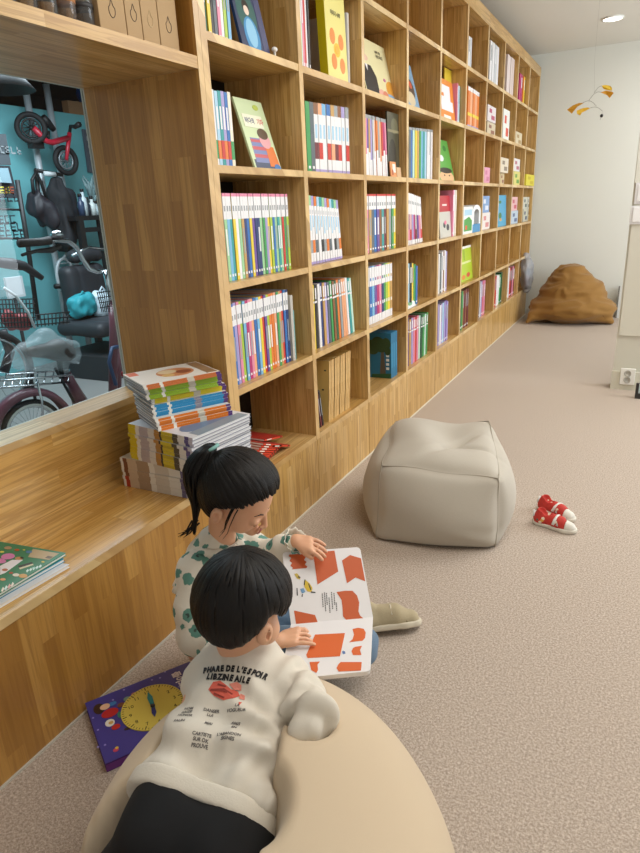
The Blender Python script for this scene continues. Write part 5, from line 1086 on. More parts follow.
# left hand: index pointing on the page, the others bent
def fingers(S, w, d, n, sd, L, curls, spread=.10, r=.0057, palm=.040, wid=.043, thumb_dir=1, tc=.4):
    """palm from wrist w along d; n = back of hand normal; sd = sideways; curls bend towards -n"""
    pe = w+d*palm
    [S.cap(w+sd*wid*q_*.45, .0105, pe+sd*wid*q_*1.02, .0078, .006) for q_ in (-.48, -.16, .16, .48)]
    ln = (.042, .047, .044, .036)
    for i, (cu, l_) in enumerate(zip(curls, ln)):
        o_ = (1.5-i)/1.5*.5*wid; b = pe+sd*o_; dd = (d+sd*(1.5-i)*spread).normalized(); l_ = l_*L
        p1 = b; ang = cu*.55
        for s2, f_ in enumerate((.45, .30, .25)):
            v = dd*math.cos(ang)-n*math.sin(ang); p2 = p1+v*l_*f_; S.cap(p1, r*(1-.06*s2), p2, r*(.97-.07*s2), .0012); p1 = p2; ang += cu*(.8 if s2 == 0 else .6)
    tb = w+d*palm*.25+sd*wid*.42*thumb_dir; t1 = tb+(d*.62+sd*thumb_dir*.6-n*.35).normalized()*.022*L; t2 = t1+(d*.85+sd*thumb_dir*(.35-tc)-n*.45).normalized()*.020*L
    S.cap(tb, .009, t1, .0075, .006); S.cap(t1, .0075, t2, .006, .002)
bk0 = at(373, 617, 1.5); tipL = at(321, 633, 1.432)
dL = (tipL-wrL).normalized(); fingers(S, wrL, (dL+Vector((0, 0, .10))).normalized(), Vector((-.25, -.35, .9)).normalized(), Vector((-.35, .93, .1)).normalized()*-1, .98, (.32, .75, .9, 1.0), thumb_dir=-1)
dR = Vector((-.5, .6, -.1)).normalized(); fingers(S, wrR, dR, Vector((0, 0, 1)), Vector((.7, .6, 0)).normalized(), .95, (.5, .5, .6, .7), thumb_dir=-1)
S.d = S.d; boy = S.build('person', SKIN.m, None, origin=ORG, smooth=1)
tag(boy, 'small child seen from behind in cream sweatshirt and black trousers, lying on cream bean bag', 'person', None)
# sweatshirt
S = SDF((.38, -1.36, .08), (.98, -.6, .62), .0042)
hem = Pc+bx_ax*.026; hax = (bx_ax-latP*bx_ax.dot(latP)).normalized()
S.chain([(hem-latP*.058-hax*.01, .080), (Pc.lerp(Ch, .5)-lat*.038, .070), (Ch-lat*.030, .070)], .03).chain([(hem+latP*.056-hax*.01, .080), (Pc.lerp(Ch, .5)+lat*.048, .076), (Ch+lat*.044, .074)], .03)
S.cap(shL, .050, shR, .050, .035); S.chain([(Ch, .06), (neck0+bx_ax*.030+Vector((0, 0, .050)), .052)], .03)
S.chain([(shR, .048), (shR.lerp(elR, .5)+Vector((.004, 0, .004)), .044), (elR, .038), (elR.lerp(wrR, .5), .031), (wrR.lerp(elR, .12), .024)], .018)
S.chain([(shL, .048), (elL, .038), (wrL.lerp(elL, .2), .025)], .018)
S.plane(hem, -hax, .004)
def shirt_disp(V, N):
    d = V-np.array(hem); a = d@np.array(bx_ax); l = d@np.array(lat)
    w = nz(V, (7, 7, 7))
    f = .0075*np.sin((a*1.0+l*.35)*95+w*5)*np.exp(-((a-.10)/.08)**2)                 # cross folds over the small of the back
    f += .006*np.sin((a*.7-l)*75+w*6)*np.exp(-((l-.10)/.05)**2)                      # pulls towards the right armpit
    f += nz(V, (13, 13, 13), 4)*.009+(.35-np.abs(nz(V, (22, 12, 22), 9)))*.006
    sl = np.clip(((V-np.array(shR))@np.array((elR-shR).normalized()))/.12, 0, 1)*(np.abs(l) > .11)
    f += sl*.006*np.sin(((V-np.array(elR))@np.array((elR-shR).normalized()))*150+w*4)
    return f
shirt = S.build('sweatshirt', CREAM, boy, disp=shirt_disp, smooth=2)
# ribbed hem band
S = SDF((.38, -1.40, .08), (.98, -.95, .5), .004)
S.cap(hem-latP*.060, .0785, hem+latP*.058, .0785, .01); S.cap(hem-latP*.057-hax*.025, .0765, hem+latP*.055-hax*.025, .0765, .03)
S.plane(hem+hax*.004, hax, .004); S.plane(hem-hax*.030, -hax, .006)
S.build('hem_band', cloth('cream_rib', '#d4cdbe', '#dfd8ca', 300, .3, .9), shirt, disp=lambda V, N: nz(V, (14, 14, 14))*.003)
MB().tube([hem+hax*.002+(latP*math.cos(t)*.137+latP.cross(hax)*math.sin(t)*.080) for t in [k*PI/24 for k in range(25)]], .0022, M('#c9c0ae', .9), 6).build('hem_seam', shirt)
# neckband
nc = neck0+bx_ax*.048+Vector((0, 0, .066)); nd_ = (bx_ax+Vector((0, 0, .5))).normalized(); n1 = lat; n2 = nd_.cross(n1)
MB().tube([nc+(n1*math.cos(t)*.048+n2*math.sin(t)*.044) for t in [k*2*PI/28 for k in range(28)]], .0065, M('#d8d0be', .9), 8, closed=True).build('neckband', shirt)
# trousers
S = SDF((.33, -1.75, -.02), (.92, -1.0, .5), .005)
S.chain([(Pc-latP*.056-bx_ax*.0, .074), (hipL-bx_ax*.02, .078), (knL, .056), (anL+Vector((0, .02, 0)), .040)], .03); S.chain([(Pc+latP*.052-bx_ax*.0, .074), (hipR-bx_ax*.02, .078), (knR, .056), (anR+Vector((0, .02, 0)), .040)], .03)
S.cap(hipL, .07, hipR, .07, .03)
S.build('trousers', M('#0b0c0f', .9), boy, disp=lambda V, N: nz(V, (12, 12, 12))*.007+nz(V, (28, 14, 28), 5)*.003)
# hair: bowl cut grown from the whorl
def tm_boy(ph):                                   # ph 0 = towards the face
    c_ = math.cos(ph); s_ = abs(math.sin(ph))
    side = math.exp(-((abs(((ph+PI) % (2*PI))-PI)-1.62)/.42)**2)
    return 1.86-.26*max(0, c_)**1.5+.66*max(0, -c_)**1.1-.40*side
hairshell('hair', HC+hu*.006-hf*.004, hb, (.092, .084, .091), (-.38, .04, .92), tm_boy, boy, nu=200, seed=4, wob=.0022, part=.0035)
# print on the back
bv = bvh_of(shirt); dn = -bn; dn2 = (-bn+bx_ax*.55).normalized()
def backT(s, a, off=.12): return frame(Pc+bx_ax*a+lat*s+bn*off, lat, bx_ax, bn)
BK = M('#1f1d1e', .7); GR = M('#5e5a58', .8)
def arctext(txt, a, size, bend, s0=0., rot=0.):
    n = len(txt); wd = [.30 if ch in " '" else (.42 if ch == 'I' else .82) for ch in txt]; tot = sum(wd)*size; x = -tot/2
    vs_, fs_ = [], []
    for ch, w_ in zip(txt, wd):
        cx = x+w_*size/2; x += w_*size
        if ch == ' ': continue
        T = backT(s0+cx, a-.034-bend*cx*cx+rot*cx) @ Matrix.Rotation(-2*bend*cx+rot+random.uniform(-.1, .1), 4, 'Z') @ Matrix.Diagonal((1, 1.4, 1, 1))
        m_ = text(ch, size*1.12, BK, T, None, None, bv, dn2, .0014, bold=.0009); b0 = len(vs_); vs_ += m_.v; fs_ += [[k+b0 for k in f_] for f_ in m_.f]
    MB().add(vs_, fs_, BK).build('lettering', shirt)
arctext("PHARE DE L'ESPOIR", .243, .0106, 2.4, .004); arctext("LIBZINE AILE", .224, .0106, 1.4, -.004)
RD = M('#d6604e', .8); RD2 = M('#e08a78', .8); DKR = M('#8a3428', .8)
def patch(pts, m, off=.0012, nm='printed_drawing'):
    vs = [backT(x_, y_) @ Vector((0, 0, 0)) for x_, y_ in pts]; c = sum(vs, Vector())/len(vs)
    V2 = [c]+vs; V2 = drape(V2, bv, dn, off); n = len(vs); return V2, [(0, k+1, (k+1) % n+1) for k in range(n)]
mb = MB()
for pts, m, off in (([(-.034, .188), (-.030, .206), (-.018, .211), (-.006, .205), (.006, .198), (.020, .196), (.027, .186), (.018, .176), (.0, .172), (-.02, .178)], RD, .0012), ([(.0, .208), (.014, .214), (.024, .208), (.026, .198), (.012, .198)], RD2, .0015),
                    ([(.026, .192), (.036, .188), (.038, .178), (.028, .178)], RD2, .0012), ([(.030, .168), (.036, .170), (.034, .160)], RD, .0012), ([(-.03, .19), (-.006, .196), (.014, .187), (.012, .184), (-.006, .191), (-.03, .186)], DKR, .0018), ([(-.02, .204), (-.004, .202), (-.004, .199), (-.02, .2)], DKR, .0018), ([(-.022, .184), (.0, .178), (.0, .175), (-.022, .181)], DKR, .0018)):
    V2, F2 = patch(pts, m, off); mb.add(V2, F2, m)
mb.build('printed_drawing', shirt)
for i, (sx, ay, lines) in enumerate(((-.062, .150, ('NOM', 'ARIZE', 'HONOR')), (-.018, .150, ('DANSER', 'LUI')), (.030, .158, ('LA', 'VOGUEUR')), (-.014, .122, ('MIRI',)), (.034, .128, ('AMIS', 'EN')), (-.066, .118, ('PALIN',)), (-.018, .098, ('CARTISTE', 'SUR OK', 'PROUVE')), (.030, .102, ("L'ABANDON", 'SIGNES')))):
    for j, t_ in enumerate(lines):
        T = backT(sx, ay-j*.0085) @ Matrix.Rotation(random.uniform(-.12, .12), 4, 'Z'); text(t_, .0078, GR, T, 'small_lettering', shirt, bv, dn, .0011, bold=.0002)
# ======== the girl, sitting on the carpet against the bench
GO = Vector((.22, -.56, 0))
gh = at(240, 491, 1.53)
gb = basis((.84, .15, -.54), (0.30, .0, 1)); gf, gr, gu = gb          # gr: her right side, towards the camera
gHip, gCh = Vector((.235, -.545, .12)), Vector((.285, -.562, .33)); gNk = Vector((.312, -.570, .445))
sR = gCh+Vector((.0, -.078, .065)); sL = gCh+Vector((.035, .074, .065))
eR = Vector((.315, -.70, .25)); wR_ = Vector((.47, -.72, .26))
wL_ = at(296, 541, 1.56); eL = at(262, 560, 1.68)
S = SDF((.05, -.85, -.02), (.85, -.02, .76), .0036)
S.chain([(gHip, .085), (gHip.lerp(gCh, .5), .075), (gCh, .078)], .02); S.cap(sR, .036, sL, .036, .03); S.chain([(gNk-Vector((0, 0, .04)), .036), (gh-gu*.05-gf*.025, .034)], .02)
S.ell(gh-gf*.006, (.088, .074, .088), gb, .01); S.ell(gh+gf*.028-gu*.045, (.052, .054, .052), gb, .02)
for s_ in (1, -1): S.ell(gh+gr*s_*.036+gf*.046-gu*.052, (.022, .020, .024), gb, .016)
S.ell(gh+gf*.072-gu*.078, (.018, .020, .014), gb, .014)                      # chin
S.cap(gh+gf*.084-gu*.018, .005, gh+gf*.096-gu*.046, .0075, .008)             # nose ridge
for s_ in (1, -1): S.ell(gh+gf*.091-gu*.049+gr*s_*.008, (.006, .006, .005), gb, .004); S.ell(gh+gf*.073-gu*.026+gr*s_*.031, (.011, .016, .011), gb, .006)   # nostrils, closed lids
S.cap(gh+gf*.090-gu*.064+gr*.013, .0042, gh+gf*.090-gu*.064-gr*.013, .0042, .004); S.cap(gh+gf*.088-gu*.071+gr*.010, .0045, gh+gf*.088-gu*.071-gr*.010, .0045, .004)
for s_ in (1, -1):
    e = gh+gr*s_*.084-gf*.008-gu*.034; A = (nrm(gf+gr*s_*.35), nrm(gr*s_-gf*.35), gu); S.ell(e, (.016, .009, .023), A, .004); S.ell(e+gr*s_*.006+gf*.002, (.007, .004, .012), A, .002, True)
S.chain([(sR, .032), (eR, .024), (wR_, .016)], .01); S.chain([(sL, .032), (eL, .024), (wL_, .0155)], .01)
gkR = Vector((.625, -.425, .125)); gaR = Vector((.40, -.30, .06)); sh_t, sh_h = on(416, 628, 2, .0), on(362, 640, 2, .0)+Vector((.0, .03, 0)); gaL = sh_h.lerp(sh_t, .06)+Vector((-.01, .018, .066)); gkL = Vector((.42, -.32, .14))
S.chain([(gHip+Vector((.03, -.03, -.02)), .055), (gkR, .044), (gaR, .028)], .02); S.chain([(gHip+Vector((.03, .05, -.02)), .055), (gkL, .044), (gaL, .026)], .02)
S.cap(gaR, .026, gaR+Vector((-.09, .05, -.01)), .022, .01); S.chain([(gaL, .018), (sh_h.lerp(sh_t, .3)+Vector((0, .006, .034)), .015), (sh_h.lerp(sh_t, .7)+Vector((0, .004, .028)), .011)], .01)
# left hand over the top edge of the book: thumb on the page, fingers behind
tp = at(317, 556, 1.515); dH = (at(322, 548, 1.53)-wL_).normalized()
fingers(S, wL_, dH, Vector((-.15, -.45, .88)).normalized(), Vector((-.5, .8, .3)).normalized(), .95, (.55, .6, .62, .65), thumb_dir=-1, spread=.12, tc=.1)
fingers(S, wR_, Vector((.8, .5, .0)).normalized(), Vector((0, -.4, .9)).normalized(), Vector((-.5, .8, 0)).normalized(), .95, (.5, .55, .6, .65), thumb_dir=1)
girl = S.build('person', SKIN.m, None, origin=GO, smooth=1)
tag(girl, 'girl with black ponytail in flower-patterned cream blouse, sitting against the bench and reading', 'person', None)
# face details
LIP = M('#b8685e', .45); LASH = M('#191413', .6)
gbv = bvh_of(girl)
def facecurve(pts, r, m, name, parent, out=.0005):
    P = []
    for a, b, c in pts:                      # f-depth ignored: cast from outside onto the face
        o_ = gh+gf*.125+gr*a+gu*b; h_, n_, i_, d_ = gbv.ray_cast(o_, -gf)
        P.append((h_ if h_ is not None and d_ < .09 else gh+gf*.09+gr*a+gu*b)+gf*out)
    MB().tube(P, r, m, 6).build(name, parent)
for s_ in (1, -1):
    facecurve([(s_*.018, -.031, 0), (s_*.026, -.036, 0), (s_*.036, -.036, 0), (s_*.044, -.029, 0)], [.0008, .0016, .0016, .0009], LASH, 'eyelashes', girl)
    facecurve([(s_*.016, -.008, 0), (s_*.028, -.002, 0), (s_*.042, -.007, 0)], [.0016, .0022, .001], M('#2a1f1b', .7), 'eyebrow', girl)
facecurve([(-.013, -.064, 0), (-.004, -.0625, 0), (.004, -.0625, 0), (.013, -.064, 0)], [.0012, .003, .003, .0012], LIP, 'upper_lip', girl); facecurve([(-.010, -.071, 0), (0, -.073, 0), (.010, -.071, 0)], [.0015, .0036, .0015], LIP, 'lower_lip', girl)
# blouse with scattered green flowers
fb = NT('flowered_cotton', .85); o_ = fb.obj(); ds = fb.n('ShaderNodeVectorMath', operation='ADD'); nv_ = fb.n('ShaderNodeTexNoise'); fb.l(o_, nv_.inputs['Vector']); nv_.inputs['Scale'].default_value = 75
sc_ = fb.n('ShaderNodeVectorMath', operation='SCALE'); fb.l(nv_.outputs['Color'], sc_.inputs[0]); sc_.inputs['Scale'].default_value = .016; fb.l(o_, ds.inputs[0]); fb.l(sc_.outputs[0], ds.inputs[1])
vo = fb.n('ShaderNodeTexVoronoi'); fb.l(ds.outputs[0], vo.inputs['Vector']); vo.inputs['Scale'].default_value = 24; vo.inputs['Randomness'].default_value = .55
c = fb.mix(fb.ramp([(.355, '#ffffff'), (.385, '#000000')], vo.outputs['Distance']), '#e2dccd', '#5f8f82')
c = fb.mix(fb.ramp([(.10, '#ffffff'), (.13, '#000000')], vo.outputs['Distance']), c, '#40504a'); fb.l(c, fb.b.inputs['Base Color']); fb.bump(fb.noise(o_, 30, 3, .6, .8), .35, .004)
S = SDF((.03, -.86, .02), (.62, -.2, .62), .004)
S.chain([(gHip+Vector((.01, .015, -.01)), .095), (gHip.lerp(gCh, .5), .092), (gCh, .086)], .03); S.cap(sR, .044, sL, .044, .04); S.chain([(gCh+Vector((0, 0, .07)), .066), (gNk+Vector((0, 0, .006)), .050)], .03)
S.chain([(sR, .046), (sR.lerp(eR, .5)+Vector((0, -.004, 0)), .048), (eR, .045), (wR_.lerp(eR, .15), .026)], .02); S.chain([(sL, .050), (sL.lerp(eL, .5), .05), (eL, .048), (eL.lerp(wL_, .7), .036), (wL_.lerp(eL, .10), .021)], .02)
S.plane((0, 0, .05), (0, 0, -1), .01)
bl = S.build('blouse', fb.m, girl, disp=lambda V, N: nz(V, (11, 11, 8))*.011+nz(V, (30, 30, 14), 2)*.005)
# shoulder ruffles and cuff frill
def ruffle(c0, ax0, e1, e2, r1, r2, a0, a1, n, name, amp=.006, drop=None, w=.03):
    vs = []; fs = []
    for i in range(n+1):
        t = a0+(a1-a0)*i/n; d_ = e1*math.cos(t)+e2*math.sin(t)
        for j in range(4):
            f_ = j/3; vs.append(c0+d_*(r1+(r2-r1)*f_+amp*f_*math.sin(i*1.9))+(drop or -ax0)*w*f_*(1+.15*math.sin(i*1.1)))
    for i in range(n):
        for j in range(3): fs.append((i*4+j, i*4+j+1, i*4+j+5, i*4+j+4))
    MB().add(vs, fs, fb.m, True).build(name, bl, solid=.0022)
ruffle(sR+Vector((0, -.004, .0)), Vector((0, 0, 1)), Vector((1, 0, 0)), Vector((0, -1, 0)), .046, .060, -.5, PI+.5, 44, 'shoulder_ruffle', amp=.0035, w=.034)
ruffle(sL+Vector((.0, .004, .01)), Vector((0, 0, 1)), Vector((1, 0, 0)), Vector((0, 1, 0)), .046, .064, -.6, PI+.5, 44, 'shoulder_ruffle', amp=.0035, w=.028)
cd_v = (wL_-eL).normalized(); c1 = cd_v.cross(Vector((0, 0, 1))).normalized(); c2 = cd_v.cross(c1)
ruffle(wL_-cd_v*.016, -cd_v, c1, c2, .022, .032, 0, 2*PI, 36, 'cuff_frill', amp=.003, w=.018)
ruffle(gNk+Vector((.0, 0, .018)), Vector((0, 0, 1)), Vector((1, 0, 0)), Vector((0, -1, 0)), .050, .066, 0, 2*PI, 60, 'collar_frill', amp=.003, w=.012)
# jeans
S = SDF((.05, -.8, -.02), (.75, -.1, .3), .0045)
S.chain([(gHip+Vector((.03, -.03, -.02)), .066), (gkR, .055), (gaR+Vector((.04, -.01, 0)), .045)], .03); S.chain([(gHip+Vector((.03, .05, -.02)), .066), (gkL, .055), (gaL+Vector((.0, .0, -.008)), .031)], .03); S.plane((0, 0, .003), (0, 0, -1), .01)
S.build('jeans', cloth('blue_denim', '#526c86', '#7a92a8', 260, .3, .85), girl, disp=lambda V, N: nz(V, (16, 16, 16))*.008+nz(V, (40, 20, 40), 5)*.003)
# beige slip-on shoe on the outstretched foot
def kidshoe(heel, toe, L, tilt=0.):
    d_ = toe-heel; ex_ = nrm((d_.x, d_.y, 0)); ey_ = Vector((-ex_.y, ex_.x, 0)); ez_ = Vector((0, 0, 1))
    if tilt: ey_, ez_ = ey_*math.cos(tilt)+ez_*math.sin(tilt), ez_*math.cos(tilt)-ey_*math.sin(tilt)
    c_ = (heel+toe)/2; root = thing('slip_on_shoe', c_, None, None); 
    return root, frame(c_, ex_, ey_, ez_)
def shoe_part(toe, heel, tilt, base_z):
    d_ = toe-heel; ex_ = nrm((d_.x, d_.y, 0)); ey_ = Vector((-ex_.y, ex_.x, 0)); ez_ = Vector((0, 0, 1))
    ey_, ez_ = ey_*math.cos(tilt)+ez_*math.sin(tilt), ez_*math.cos(tilt)-ey_*math.sin(tilt)
    c_ = (heel+toe)/2; c_ = Vector((c_.x, c_.y, base_z)); T = frame(c_, ex_, ey_, ez_); L = .2; Wd = .078
    g = lambda x, y, z: T @ Vector((x*L, y*Wd, z)); ax = [ex_, ey_, ez_]
    def new(v=.003): return SDF(c_-Vector((.17, .17, .06)), c_+Vector((.17, .17, .13)), v)
    S = new(); S.cap(g(-.38, 0, .012), Wd*.40, g(.2, .0, .012), Wd*.46, .01).cap(g(.2, .0, .012), Wd*.46, g(.33, .02, .012), Wd*.42, .01); S.plane(g(0, 0, .020), ez_, .002); S.plane(g(0, 0, .001), -ez_, .002)
    up = new(); up.cap(g(-.34, 0, .03), Wd*.36, g(-.32, 0, .066), Wd*.30, .012); up.cap(g(-.34, 0, .03), Wd*.38, g(.1, 0, .03), Wd*.40, .02); up.cap(g(.1, 0, .03), Wd*.40, g(.31, .0, .022), Wd*.37, .015); up.cap(g(-.12, 0, .052), Wd*.30, g(.06, 0, .050), Wd*.32, .02); up.plane(g(0, 0, .016), -ez_, .002)
    b = up.build('shoe', cloth('beige_canvas', '#a89a7c', '#c2b698', 260, .3, .9), girl); S.build('sole', M('#cfc6b2', .7), b)
    for x_ in (.0, .06, .12):
        MB().tube([g(x_, -.40, .048-.05*x_), g(x_+.005, -.2, .073-.08*x_), g(x_+.005, .2, .073-.08*x_), g(x_, .40, .048-.05*x_)], .0022, M('#d8d0bc', .8), 6).build('lace', b)
    MB().tube([g(.23, -.40, .02), g(.2, -.3, .045), g(.19, 0, .058), g(.2, .3, .045), g(.23, .40, .02)], .0018, M('#8f8468', .9), 6).build('toe_seam', b)
shoe_part(on(416, 628, 2, .0), on(362, 640, 2, .0)+Vector((.0, .03, 0)), -.38, .012)
# hair
def tm_girl(ph):                                  # ph 0 = towards the face (pole = the hair tie)
    return {}.get(0, 0)
tie = gh-gf*.098+gu*.052
pole = (-.87, .0, .48)
def tmg(ph):
    c_ = math.cos(ph); s_ = abs(math.sin(ph))
    return 1.68+.30*max(0, c_)**.8+.22*max(0, -c_)-.24*math.exp(-((abs(((ph+PI) % (2*PI))-PI)-1.92)/.26)**2)
gp_ = nrm(gf*pole[0]+gr*pole[1]+gu*pole[2])
hairshell('hair', gh+gu*.004-gf*.004, gb, (.102, .087, .100), pole, lambda ph: tmg(ph), girl, thick=.006, nu=260, nv=40, seed=9, wob=.0018)
mb = MB(); rh = random.Random(5)
def pt(t, sp): return tie+(-gf*.02+gu*.01)+Vector((-.022, -.012, 0))*min(1, t*3)+Vector((-.022, -.026, -.205))*t**1.25+sp
def strands(n, r0, seed, spread, name, parent, r=.0035):
    rh = random.Random(seed); vs_ = MB()
    for k in range(n):
        a = rh.uniform(0, 2*PI); q = rh.random()**.5; u1 = Vector((math.cos(a)*q, math.sin(a)*q, 0)); L_ = rh.uniform(.8, 1.1); pts = []
        for j in range(9):
            t = j/8; w_ = spread*(math.sin(PI*min(1, t*1.15+.08))*.9+.12); pts.append(pt(t*L_, Vector((u1.x*w_, u1.y*w_, 0))+Vector((noise.noise(Vector((k, t*2, 0))), noise.noise(Vector((k, t*2, 5))), 0))*.004))
        vs_.tube(pts, [r*(1-.75*(j/8)**2) for j in range(9)], HAIR.m, 5)
    return vs_.build(name, parent)
strands(230, 0, 3, .035, 'ponytail', girl, .0042)
mb = MB()
for k in range(9):
    a = at(196+rh.uniform(-4, 4), 522+rh.uniform(-3, 3), 1.62); b = at(180+rh.uniform(-2, 5), 533+rh.uniform(-3, 5), 1.62); mb.tube([a, a.lerp(b, .5)+Vector((0, 0, -.006)), b], [.0025, .002, .0006], HAIR.m, 5)
mb.build('loose_ends', girl)
MB().tube([tie+(-gf*.014+gu*.006)+(gr*math.cos(t)+(gu*.8+gf*.5).normalized()*math.sin(t))*.017 for t in [k*2*PI/18 for k in range(18)]], .0045, M('#7fb3ad', .6), 8, closed=True).build('hair_tie', girl)
mb = MB()
for k in range(0):                                # wisps over the forehead and by the ear
    s_ = rh.uniform(-.06, .075); p0 = gh+gf*(.083-abs(s_)*.35)+gr*s_+gu*(.052); p1 = gh+gf*(.112-abs(s_)*.5)+gr*s_*1.05+gu*.010; p2 = gh+gf*(.108-abs(s_)*.55)+gr*(s_*1.1+rh.uniform(-.004, .004))+gu*rh.uniform(-.075, -.02)
    mb.tube([p0, p1, p2], [.0008, .0006, .0003], HAIR.m, 4)
for k in range(4):
    p0 = gh+gr*.083+gf*rh.uniform(.015, .03)-gu*.005; p1 = p0-gu*.03+gr*.002+gf*.003; q_ = gu*rh.uniform(.03, .05); w_ = rh.uniform(.004, .012); mb.tube([p0+gu*.02, p0, p1, p1-q_*.5+gf*w_*.6, p1-q_+gf*w_*.2], [.0016, .0014, .001, .0007, .0003], HAIR.m, 4)
mb.build('loose_strands', girl)
# ======== the board book in the girl's hand
bR = at(373, 617, 1.50); bLv = at(291, 624, 1.47); wv = bLv-bR
tR = at(360, 547, 1.585); lR = at(370.5, 671, 1.36)
uT, uL = tR-bR, lR-bR
bo = thing('board_book', (bR.x, bR.y, 0.2), 'open white board book with orange cut-paper shapes held between the two children', 'book')
PW = M('#e9e8ea', .4); ORC = M('#d9662c', .5); ORD_ = M('#c85a26', .5)
def leaf(nm, up, th, parent):
    n = wv.cross(up).normalized()
    if n.dot(CAM-bR) < 0: n = -n
    cn = []
    for (a, b) in ((0, 0), (1, 0), (1, 1), (0, 1)): cn.append(bR+wv*a+up*b)
    T = frame(bR, wv.normalized(), up.normalized(), n); 
    mb = MB(); rr = .05
    pl = [(0, 0), (1, 0)]+[(1-rr+rr*math.cos(q*PI/8), 1-rr+rr*math.sin(q*PI/8)) for q in range(5)]+[(rr-rr*math.sin(q*PI/8), 1-rr+rr*math.cos(q*PI/8)) for q in range(5)]
    V0 = [bR+wv*a+up*b for a, b in pl]; k = len(V0)
    mb.add(V0+[v-n*th for v in V0], [tuple(range(k)), tuple(range(k, 2*k))[::-1]]+[(i, (i+1) % k, k+(i+1) % k, k+i) for i in range(k)], PW)
    return mb.build(nm, parent), n
pg1, nT = leaf('upper_page', uT, .004, bo); pg2, nL = leaf('lower_page', uL, .013, bo)
def inplane(px, py, n, off):                      # survey helper: point of the page under a sight line
    d_ = ray(px, py); t_ = (bR+n*off-CAM).dot(n)/d_.dot(n); return CAM+d_*t_
def sheet(pts, n, m, nm, parent, off=.0006, raw=False):
    P_ = [inplane(270+x_/4, 530+y_/4, n, off) for x_, y_ in pts]; mb = MB(); mb.add(P_, [tuple(range(len(P_)))], m); return mb.build(nm, parent)
def wavy(a, b, n_, amp):
    ax_, ay_ = a; bx2, by2 = b; out = []
    L_ = math.hypot(bx2-ax_, by2-ay_); nx_, ny_ = -(by2-ay_)/L_, (bx2-ax_)/L_
    for i in range(n_): t_ = i/n_; s_ = amp*math.sin(t_*PI*6); out.append((ax_+(bx2-ax_)*t_+nx_*s_, ay_+(by2-ay_)*t_+ny_*s_))
    return out
sheet(wavy((78, 98), (136, 95), 1, 0)+wavy((136, 95), (146, 152), 18, 4)+wavy((146, 152), (88, 157), 1, 0)+wavy((88, 157), (78, 98), 18, 4), nT, ORD_, 'paper_shape', pg1)
sheet([(172, 90), (258, 82), (273, 166), (190, 218)], nT, ORD_, 'paper_shape', pg1)
sheet([(288, 122), (320, 100), (364, 113), (381, 205), (342, 190), (308, 213)], nT, ORD_, 'paper_shape', pg1)
sheet([(266, 248), (300, 243), (330, 243), (348, 262), (357, 290), (354, 325), (360, 342), (378, 357), (340, 362), (305, 360), (292, 345), (290, 310), (286, 280)], nT, ORD_, 'paper_shape', pg1)
sheet([(96, 322), (180, 340), (190, 366), (192, 384), (105, 382)], nT, ORD_, 'paper_shape', pg1)
sheet([(136, 205), (143, 200), (158, 213), (170, 232), (166, 248), (150, 246), (138, 228)], nT, M('#d8b92e', .5), 'bird_drawing', pg1, .0008)
sheet([(97, 176), (108, 173), (118, 184), (122, 198), (108, 194)], nT, M('#c9b24a', .5), 'bird_drawing', pg1, .0008)
sheet([(120, 236), (134, 232), (142, 248), (128, 254)], nT, M('#6f9cc4', .5), 'bird_drawing', pg1, .0008)
for pts in ([(138, 198), (142, 198), (139, 222), (135, 218)], [(164, 245), (182, 248), (182, 252), (164, 251)], [(128, 256), (132, 256), (130, 268), (126, 266)], [(152, 214), (156, 214), (166, 240), (161, 240)], [(106, 232), (110, 232), (112, 262), (107, 262)], [(112, 184), (122, 188), (121, 192), (111, 190)]): sheet(pts, nT, M('#2b2b2c', .6), 'bird_outline', pg1, .001)
for x_, y0_, y1_ in ((209, 254, 309), (218, 250, 325), (226, 252, 300), (236, 270, 329), (246, 248, 318), (256, 252, 300), (265, 290, 325)):
    for y_ in range(y0_, y1_, 7): sheet([(x_-2+(y_-y0_)*.07, y_), (x_+2+(y_-y0_)*.07, y_), (x_+2+(y_-y0_)*.07, y_+5), (x_-2+(y_-y0_)*.07, y_+5)], nT, M('#5a5a5c', .7), 'printed_word', pg1, .0007)
sheet([(145, 500), (180, 418), (300, 412), (280, 505), (150, 512)], nL, ORC, 'paper_shape', pg2)
sheet([(330, 396), (352, 391), (375, 395), (383, 410), (380, 432), (370, 443), (345, 445), (316, 449), (330, 437), (336, 418)], nL, ORC, 'paper_shape', pg2)
sheet([(342, 467), (368, 463), (360, 480), (366, 500), (332, 500), (326, 485), (332, 472)], nL, ORC, 'paper_shape', pg2)
sheet([(274, 536), (283, 528), (367, 528), (364, 562), (275, 566), (266, 552)], nL, ORC, 'paper_shape', pg2)
sheet([(158, 528), (200, 526), (190, 538), (192, 560), (185, 572), (165, 560)], nL, ORC, 'paper_shape', pg2)
sheet([(288, 486), (294, 483), (300, 486), (302, 494), (292, 497)], nL, M('#5c7ab0', .5), 'bird_drawing', pg2)
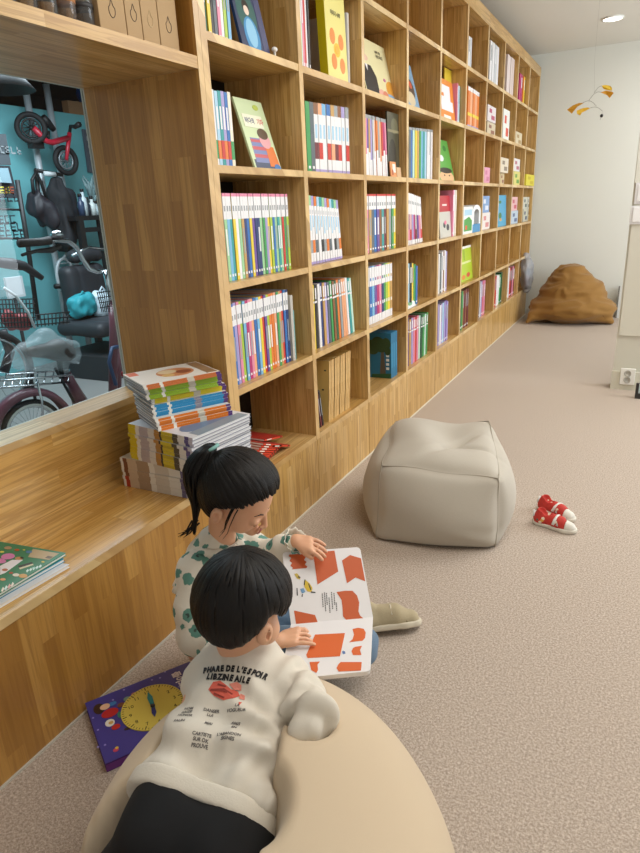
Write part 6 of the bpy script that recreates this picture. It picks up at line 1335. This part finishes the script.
# ======== the cream bean bag
BC = (.764, -1.117, 0); RB = (.323, .449, .198); RO = .539; NE = 2.123
cr, sr = math.cos(RO), math.sin(RO); sg_f = lambda a, e: math.copysign(abs(a)**e, a)
bb_ = thing('bean_bag', (BC[0], BC[1], 0), 'large smooth cream bean bag on the carpet with the small child lying on it', 'bean bag')
seg = [(Pc-bx_ax*.1, Ch+bx_ax*.08, .088, .125), (shR, elR, .05, .055), (elR, wrR, .044, .05), (shL, elL, .05, .05), (hipL, knL, .08, .09), (hipR, knR, .08, .09), (knL, anL, .06, .06), (knR, anR, .06, .06)]
vs = []; fs = []; nu, nv = 120, 60
for j in range(nv+1):
    v = -PI/2+PI*j/nv
    for i in range(nu):
        u = 2*PI*i/nu; e = 2/NE
        a = RB[0]*sg_f(math.cos(v), e)*math.cos(u); b = RB[1]*sg_f(math.cos(v), e)*math.sin(u); c = RB[2]*sg_f(math.sin(v), e)+RB[2]
        a *= 1-.024*(b/RB[1]); p = Vector((a*cr-b*sr+BC[0], a*sr+b*cr+BC[1], c))
        for A_, B_, dep, wd_ in seg:              # sinks under the body lying on it
            ab = B_-A_; t_ = max(0, min(1, ((p-A_).x*ab.x+(p-A_).y*ab.y)/(ab.x**2+ab.y**2+1e-9))); q = A_+ab*t_
            dl = math.hypot(p.x-q.x, p.y-q.y); zt_ = q.z-dep+max(0, dl-wd_*.35)**2/wd_*3.2
            if p.z > zt_ and dl < wd_*2.2: 
                h_ = max(0, min(1, (p.z-zt_)/.04)); p.z = max(.02, p.z*(1-h_)+zt_*h_)
        p += Vector((0, 0, 1))*noise.noise(p*5)*.006*(1 if p.z > .03 else 0)
        vs.append(p)
for j in range(nv):
    for i in range(nu): fs.append((j*nu+i, j*nu+(i+1) % nu, (j+1)*nu+(i+1) % nu, (j+1)*nu+i))
CB = cloth('cream_knit', '#c9b598', '#d2c0a6', 600, .06, .75)
mb = MB(); mb.add(vs, fs, CB, True); mb.build('bag_body', bb_, subsurf=1)
sv = [vs[j*nu+98]+(vs[j*nu+98]-Vector((BC[0], BC[1], .15))).normalized()*.001 for j in range(6, nv-6)]
MB().tube(sv, .0022, M('#b39c7c', .9), 6).build('seam', bb_)
# ---------------------------------------------------------------- light, camera, view
def area(name, loc, rot, sx, sy, power, col, parent=None):
    l = bpy.data.lights.new(name, 'AREA'); l.shape = 'RECTANGLE'; l.size = sx; l.size_y = sy; l.energy = power; l.color = col
    o = bpy.data.objects.new(name, l); COL.objects.link(o); o.location = loc; o.rotation_euler = rot; return o
area('ceiling_panel_light', (1.7, -.2, 2.6), (0, 0, 0), 1.6, 1.2, 33, (1., .95, .88))
area('ceiling_panel_light', (1.9, 2.3, 2.6), (0, 0, 0), 1.6, 1.6, 42, (1., .97, .92))
area('ceiling_panel_light', (1.9, 4.7, 2.6), (0, 0, 0), 1.2, 1.2, 20, (1., .96, .9))
area('daylight_window', (4.1, 3.4, 1.5), (0, PI/2, 0), 2.0, 3.4, 120, (.86, .93, 1.))
area('shop_ceiling_light', (-2.2, 1.2, 2.35), (0, 0, 0), 1.4, 2., 95, (.85, .93, 1.))
w = bpy.data.worlds.new('world'); bpy.context.scene.world = w; w.use_nodes = True
bg = w.node_tree.nodes['Background']; bg.inputs[0].default_value = (1, .97, .93, 1); bg.inputs[1].default_value = .47
cd = bpy.data.cameras.new('camera'); cam = bpy.data.objects.new('camera', cd); COL.objects.link(cam)
cd.sensor_fit = 'HORIZONTAL'; cd.sensor_width = 36; cd.lens = FPX*36/640; cd.clip_start = .02
cam.matrix_world = frame(CAM, RX, UX, -_F)
sc = bpy.context.scene; sc.camera = cam
sc.view_settings.view_transform = 'Standard'; sc.view_settings.look = 'None'; sc.view_settings.gamma = 1; sc.view_settings.exposure = .08
sc.view_settings.use_curve_mapping = False
